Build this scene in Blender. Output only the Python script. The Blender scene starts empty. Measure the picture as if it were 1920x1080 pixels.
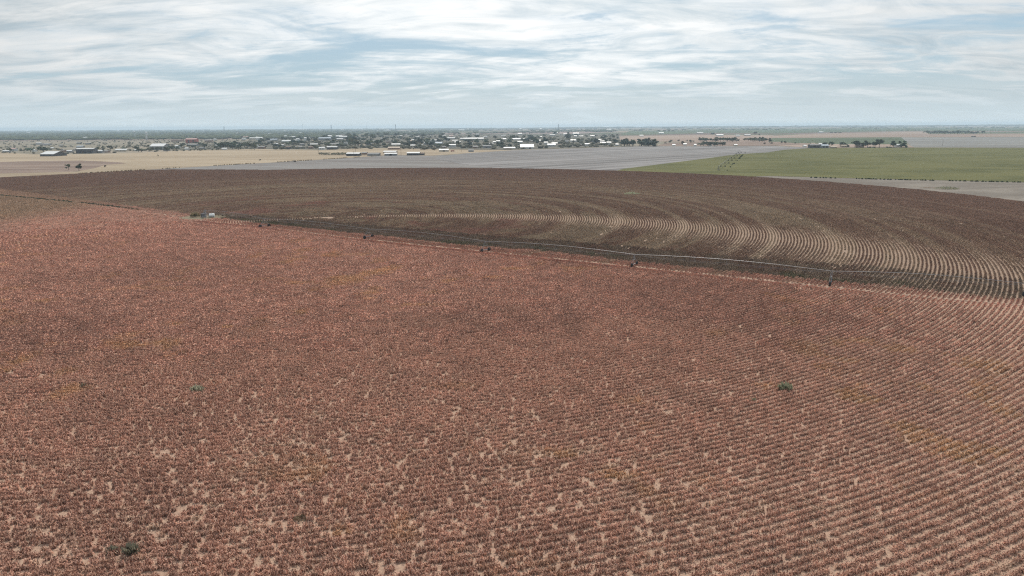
import bpy, bmesh, math, random
import numpy as np
from mathutils import Vector, Matrix

random.seed(7)
rng = np.random.default_rng(11)
scene = bpy.context.scene
COL = scene.collection

# ------------------------------------------------------------------ camera geometry
CAM_H = 38.0                       # flying height above the field, metres
F, YH, ROLL = 1320.0, 237.0, 0.0058
PITCH = math.atan((540 - YH) / F)


def ground_at(px, py, z=0.0):
    """Point of the level z that the photo shows at pixel px, py."""
    u, v = px - 960, py - 540
    c, s = math.cos(ROLL), math.sin(ROLL)
    u, v = c * u - s * v, s * u + c * v
    dz = -(v * math.cos(PITCH) / F + math.sin(PITCH))
    dy = math.cos(PITCH) - v * math.sin(PITCH) / F
    t = (CAM_H - z) / -dz
    return (u / F * t, dy * t)


def px_size(px, py):
    """metres per photo pixel at that ground point"""
    x, y = ground_at(px, py)
    return (y * math.cos(PITCH) + CAM_H * math.sin(PITCH)) / F


# ------------------------------------------------------------------ helpers
def link(o):
    COL.objects.link(o)
    return o


def tag(o, label=None, cat=None, group=None, kind=None):
    if label: o['label'] = label
    if cat: o['category'] = cat
    if group: o['group'] = group
    if kind: o['kind'] = kind
    return o


def empty(name, loc, rz=0.0):
    o = bpy.data.objects.new(name, None)
    o.location = loc
    o.rotation_euler = (0, 0, rz)
    o.empty_display_size = 0.5
    return link(o)


class MB:
    """collects faces of one mesh"""
    def __init__(self):
        self.v, self.f = [], []

    def face(self, *pts):
        n = len(self.v)
        self.v += [tuple(p) for p in pts]
        self.f.append(tuple(range(n, n + len(pts))))

    def box(self, cx, cy, cz, sx, sy, sz, rz=0.0):
        c, s = math.cos(rz), math.sin(rz)
        n = len(self.v)
        for dz in (-.5, .5):
            for dx, dy in ((-.5, -.5), (.5, -.5), (.5, .5), (-.5, .5)):
                x, y = dx * sx, dy * sy
                self.v.append((cx + x * c - y * s, cy + x * s + y * c, cz + dz * sz))
        for q in ((3, 2, 1, 0), (4, 5, 6, 7), (0, 1, 5, 4), (1, 2, 6, 5), (2, 3, 7, 6), (3, 0, 4, 7)):
            self.f.append(tuple(n + i for i in q))

    def tube(self, pts, r, seg=6, r2=None):
        pts = [Vector(p) for p in pts]
        r2 = r if r2 is None else r2
        rings = []
        for i, p in enumerate(pts):
            d = (pts[min(i + 1, len(pts) - 1)] - pts[max(i - 1, 0)]).normalized()
            a = d.orthogonal().normalized() if abs(d.z) > .95 else d.cross(Vector((0, 0, 1))).normalized()
            b = d.cross(a)
            rr = r + (r2 - r) * i / max(1, len(pts) - 1)
            n = len(self.v)
            for k in range(seg):
                t = 2 * math.pi * k / seg
                self.v.append(tuple(p + (a * math.cos(t) + b * math.sin(t)) * rr))
            rings.append(n)
        for a, b in zip(rings, rings[1:]):
            for k in range(seg):
                j = (k + 1) % seg
                self.f.append((a + k, b + k, b + j, a + j))
        self.f.append(tuple(rings[0] + k for k in range(seg)))
        self.f.append(tuple(rings[-1] + seg - 1 - k for k in range(seg)))

    def build(self, name, mat, parent=None, smooth=False):
        me = bpy.data.meshes.new(name)
        me.from_pydata(self.v, [], self.f)
        me.materials.append(mat)
        if smooth:
            me.polygons.foreach_set('use_smooth', [True] * len(me.polygons))
        me.update()
        o = bpy.data.objects.new(name, me)
        o.parent = parent
        return link(o)


def copy_tree(o, parent=None):
    c = o.copy()
    COL.objects.link(c)
    c.parent = parent
    for ch in list(o.children):
        copy_tree(ch, c)
    return c


# ------------------------------------------------------------------ noise in numpy
def vnoise(x, y, seed=0):
    xi, yi = np.floor(x).astype(np.int64), np.floor(y).astype(np.int64)
    fx, fy = x - xi, y - yi
    fx, fy = fx * fx * (3 - 2 * fx), fy * fy * (3 - 2 * fy)

    def h(a, b):
        n = (a * 374761393 + b * 668265263 + seed * 982451653) & 0xffffffff
        n = ((n ^ (n >> 13)) * 1274126177) & 0xffffffff
        return ((n ^ (n >> 16)) & 0xffff) / 65535.0
    a, b, c, d = h(xi, yi), h(xi + 1, yi), h(xi, yi + 1), h(xi + 1, yi + 1)
    return (a * (1 - fx) + b * fx) * (1 - fy) + (c * (1 - fx) + d * fx) * fy


def fbm(x, y, seed=0, oct=4):
    s, a, t = 0, .5, 0
    for k in range(oct):
        s = s + a * vnoise(x * 2 ** k, y * 2 ** k, seed + k)
        t += a
        a *= .55
    return s / t


def sstep(a, b, x):
    t = np.clip((x - a) / (b - a), 0, 1)
    return t * t * (3 - 2 * t)


def in_poly(x, y, poly):
    inside = np.zeros(x.shape, bool)
    n = len(poly)
    for i in range(n):
        x0, y0 = poly[i]
        x1, y1 = poly[(i + 1) % n]
        if y0 == y1: continue
        hit = ((y0 > y) != (y1 > y)) & (x < (x1 - x0) * (y - y0) / (y1 - y0) + x0)
        inside ^= hit
    return inside


# ------------------------------------------------------------------ materials
def new_mat(name, rough=0.9, spec=0.15):
    m = bpy.data.materials.new(name)
    m.use_nodes = True
    nt = m.node_tree
    b = nt.nodes['Principled BSDF']
    b.inputs['Roughness'].default_value = rough
    b.inputs['Specular IOR Level'].default_value = spec
    return m, nt, b


def N(nt, t, **kw):
    n = nt.nodes.new(t)
    for k, v in kw.items():
        setattr(n, k, v)
    return n


def mixcol(nt, fac, a, b, blend='MIX'):
    n = N(nt, 'ShaderNodeMix', data_type='RGBA', blend_type=blend)
    for sock, val in ((n.inputs[0], fac), (n.inputs[6], a), (n.inputs[7], b)):
        if hasattr(val, 'type') and hasattr(val, 'links'):
            nt.links.new(val, sock)
        else:
            sock.default_value = val if isinstance(val, (int, float)) else tuple(val) + (1,) * (4 - len(val))
    return n.outputs[2]


def ramp(nt, fac, stops):
    n = N(nt, 'ShaderNodeValToRGB')
    cr = n.color_ramp
    while len(cr.elements) < len(stops):
        cr.elements.new(.5)
    for e, (p, c) in zip(cr.elements, stops):
        e.position = p
        e.color = (c, c, c, 1) if isinstance(c, (int, float)) else tuple(c) + (1,)
    nt.links.new(fac, n.inputs[0])
    return n.outputs[0]


def noise_tex(nt, vec, scale, detail=5, rough=.6, dist=0.0):
    n = N(nt, 'ShaderNodeTexNoise')
    n.inputs['Scale'].default_value = scale
    n.inputs['Detail'].default_value = detail
    n.inputs['Roughness'].default_value = rough
    n.inputs['Distortion'].default_value = dist
    nt.links.new(vec, n.inputs['Vector'])
    return n.outputs['Fac']


def position(nt, scale=(1, 1, 1), rz=0.0):
    g = N(nt, 'ShaderNodeNewGeometry')
    r = N(nt, 'ShaderNodeMapping')
    r.inputs['Rotation'].default_value = (0, 0, rz)
    nt.links.new(g.outputs['Position'], r.inputs['Vector'])
    m = N(nt, 'ShaderNodeMapping')
    m.inputs['Scale'].default_value = scale
    nt.links.new(r.outputs[0], m.inputs['Vector'])
    return m.outputs[0]


def bump(nt, b, height, strength, dist):
    n = N(nt, 'ShaderNodeBump')
    n.inputs['Strength'].default_value = strength
    n.inputs['Distance'].default_value = dist
    nt.links.new(height, n.inputs['Height'])
    nt.links.new(n.outputs[0], b.inputs['Normal'])


def field_mat(name, c1, c2, c3=None, big=.012, mid=.12, fine=1.2, rz=0.0, stretch=3.0, lines=None, relief=0.0, contrast=.5):
    """soil or low growth: broad patches, smaller streaks along the working direction, fine grain"""
    m, nt, b = new_mat(name, .95, .05)
    p = position(nt)
    ps = position(nt, (1 / stretch, 1, 1), rz)
    n1 = noise_tex(nt, ps, big, 6, .6, .4)
    f1 = ramp(nt, n1, [(.40, 0), (.58, 1)])
    col = mixcol(nt, f1, tuple(.9 * q for q in c1), tuple(1.06 * q for q in c2))
    n2 = noise_tex(nt, ps, mid, 6, .65)
    if c3:
        col = mixcol(nt, ramp(nt, n2, [(.5, 0), (.72, 1)]), col, c3)
    n3 = noise_tex(nt, p, fine, 4, .7)
    col = mixcol(nt, 1.0, col, ramp(nt, n3, [(.3, 1 - contrast), (.7, 1 + .0)]), 'MULTIPLY')
    if lines:
        w = N(nt, 'ShaderNodeTexWave', wave_type='BANDS', bands_direction='Y')
        w.inputs['Scale'].default_value = lines
        w.inputs['Distortion'].default_value = 1.5
        w.inputs['Detail'].default_value = 3
        nt.links.new(ps, w.inputs['Vector'])
        msk = ramp(nt, noise_tex(nt, ps, big * 2, 4), [(.42, 0), (.6, .8)])
        dark = mixcol(nt, 1.0, col, ramp(nt, w.outputs['Fac'], [(.55, .55), (.75, 1.0)]), 'MULTIPLY')
        col = mixcol(nt, msk, col, dark)
    nt.links.new(col, b.inputs['Base Color'])
    if relief:
        bump(nt, b, n3, 1.0, relief)
    return m


def plain_mat(name, c, var=.25, rough=.8, scale=1.0, spec=.2, metal=0.0):
    m, nt, b = new_mat(name, rough, spec)
    b.inputs['Metallic'].default_value = metal
    n = noise_tex(nt, position(nt), scale, 5, .6)
    oi = N(nt, 'ShaderNodeObjectInfo')
    col = mixcol(nt, ramp(nt, n, [(.3, 0), (.7, 1)]), tuple(x * (1 - var) for x in c), tuple(min(1, x * (1 + var * .4)) for x in c))
    hv = N(nt, 'ShaderNodeHueSaturation')
    mp = N(nt, 'ShaderNodeMapRange')
    mp.inputs['To Min'].default_value = 1 - var * .5
    mp.inputs['To Max'].default_value = 1 + var * .3
    nt.links.new(oi.outputs['Random'], mp.inputs['Value'])
    nt.links.new(mp.outputs[0], hv.inputs['Value'])
    nt.links.new(col, hv.inputs['Color'])
    nt.links.new(hv.outputs[0], b.inputs['Base Color'])
    return m


def leaf_mat(name, c, var=.5, thin=0.0):
    m, nt, b = new_mat(name, .8, .1)
    n = noise_tex(nt, position(nt), .6, 3, .6)
    oi = N(nt, 'ShaderNodeObjectInfo')
    col = mixcol(nt, ramp(nt, n, [(.3, 0), (.7, 1)]), tuple(x * (1 - var) for x in c), tuple(x * (1 + var) for x in c))
    hv = N(nt, 'ShaderNodeHueSaturation')
    mp = N(nt, 'ShaderNodeMapRange')
    mp.inputs['To Min'].default_value = .7
    mp.inputs['To Max'].default_value = 1.35
    nt.links.new(oi.outputs['Random'], mp.inputs['Value'])
    nt.links.new(mp.outputs[0], hv.inputs['Value'])
    mp2 = N(nt, 'ShaderNodeMapRange')
    mp2.inputs['To Min'].default_value = .47
    mp2.inputs['To Max'].default_value = .53
    ml = N(nt, 'ShaderNodeMath', operation='FRACT')
    mm = N(nt, 'ShaderNodeMath', operation='MULTIPLY')
    mm.inputs[1].default_value = 7.31
    nt.links.new(oi.outputs['Random'], mm.inputs[0])
    nt.links.new(mm.outputs[0], ml.inputs[0])
    nt.links.new(ml.outputs[0], mp2.inputs['Value'])
    nt.links.new(mp2.outputs[0], hv.inputs['Hue'])
    nt.links.new(col, hv.inputs['Color'])
    nt.links.new(hv.outputs[0], b.inputs['Base Color'])
    if thin:
        tr = N(nt, 'ShaderNodeBsdfTranslucent')
        nt.links.new(hv.outputs[0], tr.inputs['Color'])
        mx = N(nt, 'ShaderNodeMixShader')
        mx.inputs[0].default_value = thin
        nt.links.new(b.outputs[0], mx.inputs[1])
        nt.links.new(tr.outputs[0], mx.inputs[2])
        nt.links.new(mx.outputs[0], nt.nodes['Material Output'].inputs['Surface'])
    return m


def crop_mat():
    m, nt, b = new_mat('sorghum', .85, .08)
    a = N(nt, 'ShaderNodeAttribute', attribute_type='INSTANCER', attribute_name='tint')
    l = N(nt, 'ShaderNodeAttribute', attribute_type='GEOMETRY', attribute_name='leaf')
    col = mixcol(nt, 1.0, a.outputs['Color'], l.outputs['Color'], 'MULTIPLY')
    nt.links.new(col, b.inputs['Base Color'])
    # thin dry leaves let some of the sun through
    tr = N(nt, 'ShaderNodeBsdfTranslucent')
    nt.links.new(col, tr.inputs['Color'])
    mx = N(nt, 'ShaderNodeMixShader')
    mx.inputs[0].default_value = .35
    nt.links.new(b.outputs[0], mx.inputs[1])
    nt.links.new(tr.outputs[0], mx.inputs[2])
    nt.links.new(mx.outputs[0], nt.nodes['Material Output'].inputs['Surface'])
    return m


# ------------------------------------------------------------------ the pivot circle
ROW_C = np.array([-2.08, 7.96]) * CAM_H          # centre of the planted rings
EDGE_C = np.array([-2.84, 8.10]) * CAM_H         # centre of the irrigated disc
EDGE_R = 9.58 * CAM_H
PITCH_ROW = 1.016                                # forty inch rows
CROP_H = 0.52

def G(*pts):
    return [ground_at(x, y) for x, y in pts]

TRACK = G((0, 367), (170, 383), (405, 418), (500, 427), (600, 440), (780, 460), (940, 476), (1250, 508), (1540, 538), (1760, 561), (1920, 574), (2060, 588))
# lower side of the freshly watered band along the machine
BAND = G((405, 409), (480, 419), (620, 434), (700, 443), (870, 461), (1010, 471), (1190, 492), (1500, 523), (1700, 541), (1920, 566), (2060, 580))
UPPER = G((300, 393), (480, 405), (700, 424), (910, 443), (1190, 464), (1400, 484), (1560, 497), (1700, 508), (1920, 527), (2060, 540))
ARM_Z = 3.4
ARM = [ground_at(x, y, ARM_Z + .3) for x, y in ((384, 393), (495, 408.5), (690, 427.5), (910, 450.5), (1190, 475), (1560, 506), (1928, 529.5))]
PAD = G((330, 410), (350, 406), (380, 403.5), (415, 403.5), (432, 406), (415, 410), (380, 412), (345, 413.5))
TAN_EDGE = G((-300, 350), (0, 333), (145, 326), (300, 317), (420, 310), (560, 302), (640, 297), (730, 291), (830, 289))


def line_side(x, y, poly):
    """signed distance to an open line running left to right: > 0 nearer to the camera"""
    best = np.full(x.shape, 1e9)
    sgn = np.zeros(x.shape)
    for (x0, y0), (x1, y1) in zip(poly, poly[1:]):
        dx, dy = x1 - x0, y1 - y0
        L = dx * dx + dy * dy
        t = np.clip(((x - x0) * dx + (y - y0) * dy) / L, 0, 1)
        d = np.hypot(x - x0 - t * dx, y - y0 - t * dy)
        c = -(dx * (y - y0) - dy * (x - x0))
        up = d < best
        best = np.where(up, d, best)
        sgn = np.where(up, np.sign(c), sgn)
    return best * sgn


WHEEL_R = [84.9, 104.8, 124.0, 149.0, 170.6, 180.3, 199.0, 218.0, 240.0, 262.0, 290.0]


def crop_attr(x, y):
    """tint and keep-probability of the crop at world points"""
    x = np.asarray(x, float); y = np.asarray(y, float)
    rr = np.hypot(x - ROW_C[0], y - ROW_C[1])
    st = line_side(x, y, TRACK)
    sb = line_side(x, y, BAND)
    sa = line_side(x, y, ARM)
    n_big = fbm(x / 45, y / 45, 3)
    n_mid = fbm(x / 5.5, y / 5.5, 9)
    n_sml = fbm(x / 3.0, y / 3.0, 21)
    ang = np.arctan2(y - ROW_C[1], x - ROW_C[0])
    n_ring = fbm(rr / 3.4, ang * 2.0, 31, 4)
    n_ring2 = fbm(rr / 16.0, ang * 1.5, 41, 4)

    def C3(c): return np.array(c)[None, :]
    def lerp(a, b, t): return a + (b - a) * t[:, None]
    pink = C3(CT['pink']); orange = C3(CT['orange']); dull = C3(CT['dull'])
    near = lerp(np.repeat(pink, len(x), 0), orange, sstep(.56, .74, n_mid) * sstep(.42, .6, fbm(x / 30, y / 30, 88)) * .8)
    near = lerp(near, dull, sstep(.52, .72, n_big) * .6)
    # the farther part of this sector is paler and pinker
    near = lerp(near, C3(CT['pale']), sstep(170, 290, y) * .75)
    olive = sstep(-185, -235, x) * sstep(260, 310, y)
    near = lerp(near, C3(CT['olive']), olive * .6)
    band = lerp(np.repeat(C3(CT['wet']), len(x), 0), C3(CT['wetred']), sstep(.52, .66, n_mid) * sstep(-2, -7, sb) * .9)
    band = lerp(band, C3(CT['green']), sstep(.52, .7, fbm(x / 8, y / 8, 77)) * sstep(-9, -4, sb) * .8)
    far = lerp(np.repeat(C3(CT['far']), len(x), 0), C3(CT['farol']), sstep(.44, .62, n_ring))
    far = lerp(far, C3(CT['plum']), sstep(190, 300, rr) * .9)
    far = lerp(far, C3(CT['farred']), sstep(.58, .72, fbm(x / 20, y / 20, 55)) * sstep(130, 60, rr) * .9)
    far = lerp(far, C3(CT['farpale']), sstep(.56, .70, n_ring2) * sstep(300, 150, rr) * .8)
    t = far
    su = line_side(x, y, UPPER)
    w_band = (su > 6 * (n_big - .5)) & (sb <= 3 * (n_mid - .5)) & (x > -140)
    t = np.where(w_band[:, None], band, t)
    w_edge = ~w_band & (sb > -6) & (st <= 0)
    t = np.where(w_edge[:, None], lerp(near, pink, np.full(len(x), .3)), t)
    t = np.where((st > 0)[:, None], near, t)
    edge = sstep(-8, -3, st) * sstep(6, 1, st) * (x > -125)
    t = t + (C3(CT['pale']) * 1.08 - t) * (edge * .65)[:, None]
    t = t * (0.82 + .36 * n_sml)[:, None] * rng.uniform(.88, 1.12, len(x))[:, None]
    # stand density
    keep = np.ones(len(x))
    gap = sstep(.54, .72, fbm(rr / .9, ang * rr / 1.3, 5, 4)) * sstep(.40, .64, fbm(x / 14, y / 14, 15))
    nearw = (st > 0) * sstep(125, 85, np.hypot(x, y))
    rgt = sstep(-25, 45, x - .12 * y)
    keep -= (gap * .27 * (1 - .6 * rgt) + .06 * (1 - .7 * rgt)) * nearw
    t = t + (C3(CT['straw']) - t) * (gap * nearw * .75 * rng.uniform(.3, 1, len(x)))[:, None]
    keep -= sstep(.60, .74, n_ring) * (st < 0) * .08
    keep = np.where(np.abs(st + .5) < .55 + .8 * fbm(x / 9, y / 9, 66), keep * .2, keep)
    wheel = np.zeros(len(x))
    for w in WHEEL_R:
        wheel = np.maximum(wheel, sstep(2.6, 1.2, np.abs(rr - w)) * (st < 0) * (.55 + .45 * (w in (124.0, 170.6, 180.3, 149.0))))

    keep = np.where((rr < 16) & (st < 0), keep * .8, keep)
    keep = np.where(in_poly(x, y, PAD), 0, keep)
    keep = np.where((np.hypot(x - EDGE_C[0], y - EDGE_C[1]) > EDGE_R + 3 * (n_mid - .5)) & ~in_poly(x, y, EXTRA), 0, keep)
    keep = np.where(line_side(x, y, TAN_EDGE) < 4 * n_mid, 0, keep)
    wheel = wheel * (1 - w_band)
    t = t + (C3(CT['farpale']) * 1.15 - t) * (wheel * .42)[:, None]
    dense = np.where(w_band, 1.35, 1.0) * (1 - .12 * wheel)
    return t, keep, st, rr, dense


CT = dict(pink=(.585, .367, .287), orange=(.61, .385, .225), dull=(.49, .305, .24), pale=(.67, .43, .34), olive=(.36, .30, .19), straw=(.70, .54, .42),
          wet=(.265, .205, .155), wetred=(.25, .165, .125), green=(.165, .16, .095), far=(.355, .245, .185), farol=(.45, .35, .255),
          plum=(.315, .205, .158), farred=(.42, .25, .20), farpale=(.46, .375, .275))
EXTRA = G((-300, 352), (0, 333.5), (145, 326.5), (260, 320), (330, 318.5), (480, 319), (480, 340), (0, 380), (-300, 390))


def ring_points(seg, dmin, dmax, side, near_track=None):
    """row segments on the rings between two distances from the camera; side +1 this side of the track, -1 beyond it"""
    X, Y, A = [], [], []
    for k in range(4, int((EDGE_R + 150) / PITCH_ROW)):
        r = k * PITCH_ROW
        n = max(6, int(2 * math.pi * r / seg))
        a = (np.arange(n) + rng.uniform(0, 1)) * (2 * math.pi / n)
        x = ROW_C[0] + r * np.cos(a)
        y = ROW_C[1] + r * np.sin(a)
        d = np.hypot(x, y) + 45 * (vnoise(x / 7, y / 7, 19) - .5)
        ok = (d >= dmin) & (d < dmax) & (y > 38) & (np.abs(x) < y * .76 + 16)
        X.append(x[ok]); Y.append(y[ok]); A.append(a[ok] + math.pi / 2)
    X, Y, A = map(np.concatenate, (X, Y, A))
    t, keep, st, rr, dense = crop_attr(X, Y)
    m = (rng.uniform(0, 1, len(X)) < keep) & ((st > 0) if side > 0 else (st <= 0))
    if near_track is not None:
        m &= (np.abs(st) < 4.5) if near_track else (np.abs(st) >= 4.5)
    return X[m], Y[m], A[m], t[m], dense[m], st[m]


# --- row segments (each a length of row, many plants)
def blade(V, Fc, Cc, p, yaw, ln, w, up, droop, col):
    """a leaf: two quads, rising then drooping"""
    d = np.array([math.cos(yaw), math.sin(yaw), 0.0])
    s = np.array([-math.sin(yaw), math.cos(yaw), 0.0]) * w / 2
    a = np.array(p)
    b = a + d * ln * .5 + np.array([0, 0, up])
    c = a + d * ln + np.array([0, 0, up - droop])
    n = len(V)
    V += [a - s * .6, a + s * .6, b + s, b - s, c + s * .25, c - s * .25]
    Fc += [(n, n + 1, n + 2, n + 3), (n + 3, n + 2, n + 4, n + 5)]
    Cc += [col, col]


def head(V, Fc, Cc, p, h, w, col, tilt):
    n = len(V)
    p = np.array(p)
    t = np.array(tilt)
    for k in range(4):
        a = k * math.pi / 2 + .4
        V.append(p + np.array([math.cos(a) * w, math.sin(a) * w, 0]) + t * h * .45)
    V += [p, p + t * h]
    for k in range(4):
        j = (k + 1) % 4
        Fc += [(n + 4, n + j, n + k), (n + k, n + j, n + 5)]
        Cc += [col, col]


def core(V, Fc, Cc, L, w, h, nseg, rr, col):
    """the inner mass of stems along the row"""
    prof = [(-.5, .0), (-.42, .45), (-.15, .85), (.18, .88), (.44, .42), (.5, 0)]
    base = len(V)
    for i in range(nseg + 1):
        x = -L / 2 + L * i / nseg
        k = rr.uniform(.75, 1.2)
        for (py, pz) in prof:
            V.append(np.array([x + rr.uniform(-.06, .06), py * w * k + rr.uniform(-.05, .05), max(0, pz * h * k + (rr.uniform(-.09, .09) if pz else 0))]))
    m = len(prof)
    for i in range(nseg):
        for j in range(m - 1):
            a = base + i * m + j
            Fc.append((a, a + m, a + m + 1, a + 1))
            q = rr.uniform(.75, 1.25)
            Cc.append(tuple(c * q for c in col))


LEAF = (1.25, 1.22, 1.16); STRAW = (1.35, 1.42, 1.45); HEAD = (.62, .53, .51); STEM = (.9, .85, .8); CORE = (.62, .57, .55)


def row_proto(kind, rr):
    V, Fc, Cc = [], [], []
    if kind == 0:                                   # close by: separate stems, leaves and seed heads
        L = .5
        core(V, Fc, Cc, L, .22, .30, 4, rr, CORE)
        for i in range(6):
            x = -L / 2 + L * (i + rr.uniform(0, 1)) / 6
            y = rr.gauss(0, .10)
            h = rr.uniform(.55, .92) * CROP_H
            lean = (rr.gauss(0, .08), rr.gauss(0, .14))
            top = (x + lean[0], y + lean[1], h)
            blade(V, Fc, Cc, (x, y, .0), rr.uniform(0, 6.3), .10, .05, h, .05, STEM)
            for k in range(6):
                t = rr.uniform(.25, .95)
                q = rr.uniform(.7, 1.25)
                c = STRAW if rr.random() < .22 else LEAF
                blade(V, Fc, Cc, (x + lean[0] * t, y + lean[1] * t, h * t), rr.uniform(0, 6.3), rr.uniform(.18, .36), rr.uniform(.045, .075),
                      rr.uniform(.02, .2), rr.uniform(.1, .35), tuple(v * q for v in c))
            if i < 5:                               # straw lying between the rows
                q = rr.uniform(.6, 1.1)
                ly = rr.choice((-1, 1)) * rr.uniform(.18, .55)
                blade(V, Fc, Cc, (rr.uniform(-L / 2, L / 2), ly, rr.uniform(.01, .05)), rr.uniform(0, 6.3), rr.uniform(.15, .4), rr.uniform(.04, .075), rr.uniform(.02, .07), rr.uniform(.02, .07), tuple(v * q for v in STRAW))
            if rr.random() < .8:
                q = rr.uniform(.7, 1.3)
                head(V, Fc, Cc, top, rr.uniform(.15, .26), rr.uniform(.04, .07), tuple(v * q for v in HEAD), (rr.gauss(0, .3), rr.gauss(0, .3), 1))
    elif kind == 1:
        L = 2.0
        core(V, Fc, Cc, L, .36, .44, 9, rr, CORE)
        for i in range(22):
            x = -L / 2 + L * (i + rr.uniform(0, 1)) / 22
            y = rr.gauss(0, .13)
            h = rr.uniform(.6, .95) * CROP_H
            for k in range(3):
                q = rr.uniform(.65, 1.25)
                c = STRAW if rr.random() < .16 else LEAF
                blade(V, Fc, Cc, (x, y, h * rr.uniform(.45, .9)), rr.uniform(0, 6.3), rr.uniform(.18, .34), rr.uniform(.08, .12), rr.uniform(.02, .18), rr.uniform(.1, .25), tuple(v * q for v in c))
            if rr.random() < .75:
                q = rr.uniform(.7, 1.4)
                head(V, Fc, Cc, (x, y, h), rr.uniform(.16, .26), rr.uniform(.06, .09), tuple(v * q for v in HEAD), (rr.gauss(0, .3), rr.gauss(0, .3), 1))
    else:
        L = 4.0
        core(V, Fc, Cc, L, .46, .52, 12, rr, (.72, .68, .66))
        for i in range(20):
            x = -L / 2 + L * (i + rr.uniform(0, 1)) / 20
            q = rr.uniform(.6, 1.4)
            head(V, Fc, Cc, (x, rr.gauss(0, .13), rr.uniform(.28, .42)), rr.uniform(.2, .35), rr.uniform(.09, .15), tuple(v * q for v in (1.0, .93, .88)), (rr.gauss(0, .4), rr.gauss(0, .4), 1))
    return V, Fc, Cc


PROTO_RR = random.Random(5)
PROTOS = [row_proto(0, PROTO_RR) for _ in range(22)] + [row_proto(1, PROTO_RR) for _ in range(10)] + [row_proto(2, PROTO_RR) for _ in range(6)]
PROTO_BASE, PROTO_N = (0, 22, 32), (22, 10, 6)


def instancer_tree(n):
    ng = bpy.data.node_groups.new('plants along the rows', 'GeometryNodeTree')
    ng.interface.new_socket('Geometry', in_out='INPUT', socket_type='NodeSocketGeometry')
    ng.interface.new_socket('Geometry', in_out='OUTPUT', socket_type='NodeSocketGeometry')
    gi, go = ng.nodes.new('NodeGroupInput'), ng.nodes.new('NodeGroupOutput')
    join = ng.nodes.new('GeometryNodeJoinGeometry')

    def attr(name, t):
        a = ng.nodes.new('GeometryNodeInputNamedAttribute')
        a.data_type = t
        a.inputs['Name'].default_value = name
        return a.outputs['Attribute']
    pick, rot, scl = attr('pick', 'INT'), attr('rot', 'FLOAT_VECTOR'), attr('scl', 'FLOAT_VECTOR')
    e2r = ng.nodes.new('FunctionNodeEulerToRotation')
    ng.links.new(rot, e2r.inputs[0])

    def select(k):
        c = ng.nodes.new('FunctionNodeCompare')
        c.data_type, c.operation = 'INT', 'EQUAL'
        ng.links.new(pick, c.inputs[2])
        c.inputs[3].default_value = k
        s = ng.nodes.new('GeometryNodeSeparateGeometry')
        s.domain = 'POINT'
        ng.links.new(gi.outputs[0], s.inputs['Geometry'])
        ng.links.new(c.outputs[0], s.inputs['Selection'])
        return s.outputs[0]
    for k in range(n):
        iop = ng.nodes.new('GeometryNodeInstanceOnPoints')
        ng.links.new(select(1000 + k), iop.inputs['Points'])
        ng.links.new(select(k), iop.inputs['Instance'])
        ng.links.new(e2r.outputs[0], iop.inputs['Rotation'])
        ng.links.new(scl, iop.inputs['Scale'])
        ng.links.new(iop.outputs[0], join.inputs[0])
    ng.links.new(join.outputs[0], go.inputs[0])
    return ng


def scatter_object(name, mat, protos, P, pick, rot, scl, tint):
    """one mesh: the pattern plants plus one loose vertex for every place they grow; geometry nodes set them out"""
    V, Fc, Cc, pk = [], [], [], []
    for k, (v, f, c) in enumerate(protos):
        n = len(V)
        V += v
        Fc += [tuple(i + n for i in q) for q in f]
        Cc += c
        pk += [k] * len(v)
    nv = len(V)
    allv = np.concatenate([np.array(V, float), P])
    me = bpy.data.meshes.new(name)
    me.from_pydata(allv.tolist(), [], Fc)
    me.materials.append(mat)
    a = me.attributes.new('pick', 'INT', 'POINT')
    a.data.foreach_set('value', np.concatenate([np.array(pk), pick + 1000]).astype(np.int32))
    for nm, arr in (('rot', rot), ('scl', scl), ('tint', tint)):
        a = me.attributes.new(nm, 'FLOAT_VECTOR', 'POINT')
        a.data.foreach_set('vector', np.concatenate([np.zeros((nv, 3)), arr]).astype(np.float32).ravel())
    ca = me.attributes.new('leaf', 'FLOAT_COLOR', 'FACE')
    ca.data.foreach_set('color', np.array([tuple(c) + (1,) for c in Cc], np.float32).ravel())
    o = link(bpy.data.objects.new(name, me))
    md = o.modifiers.new('rows', 'NODES')
    md.node_group = instancer_tree(len(protos))
    return o


M_CROP = crop_mat()


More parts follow.
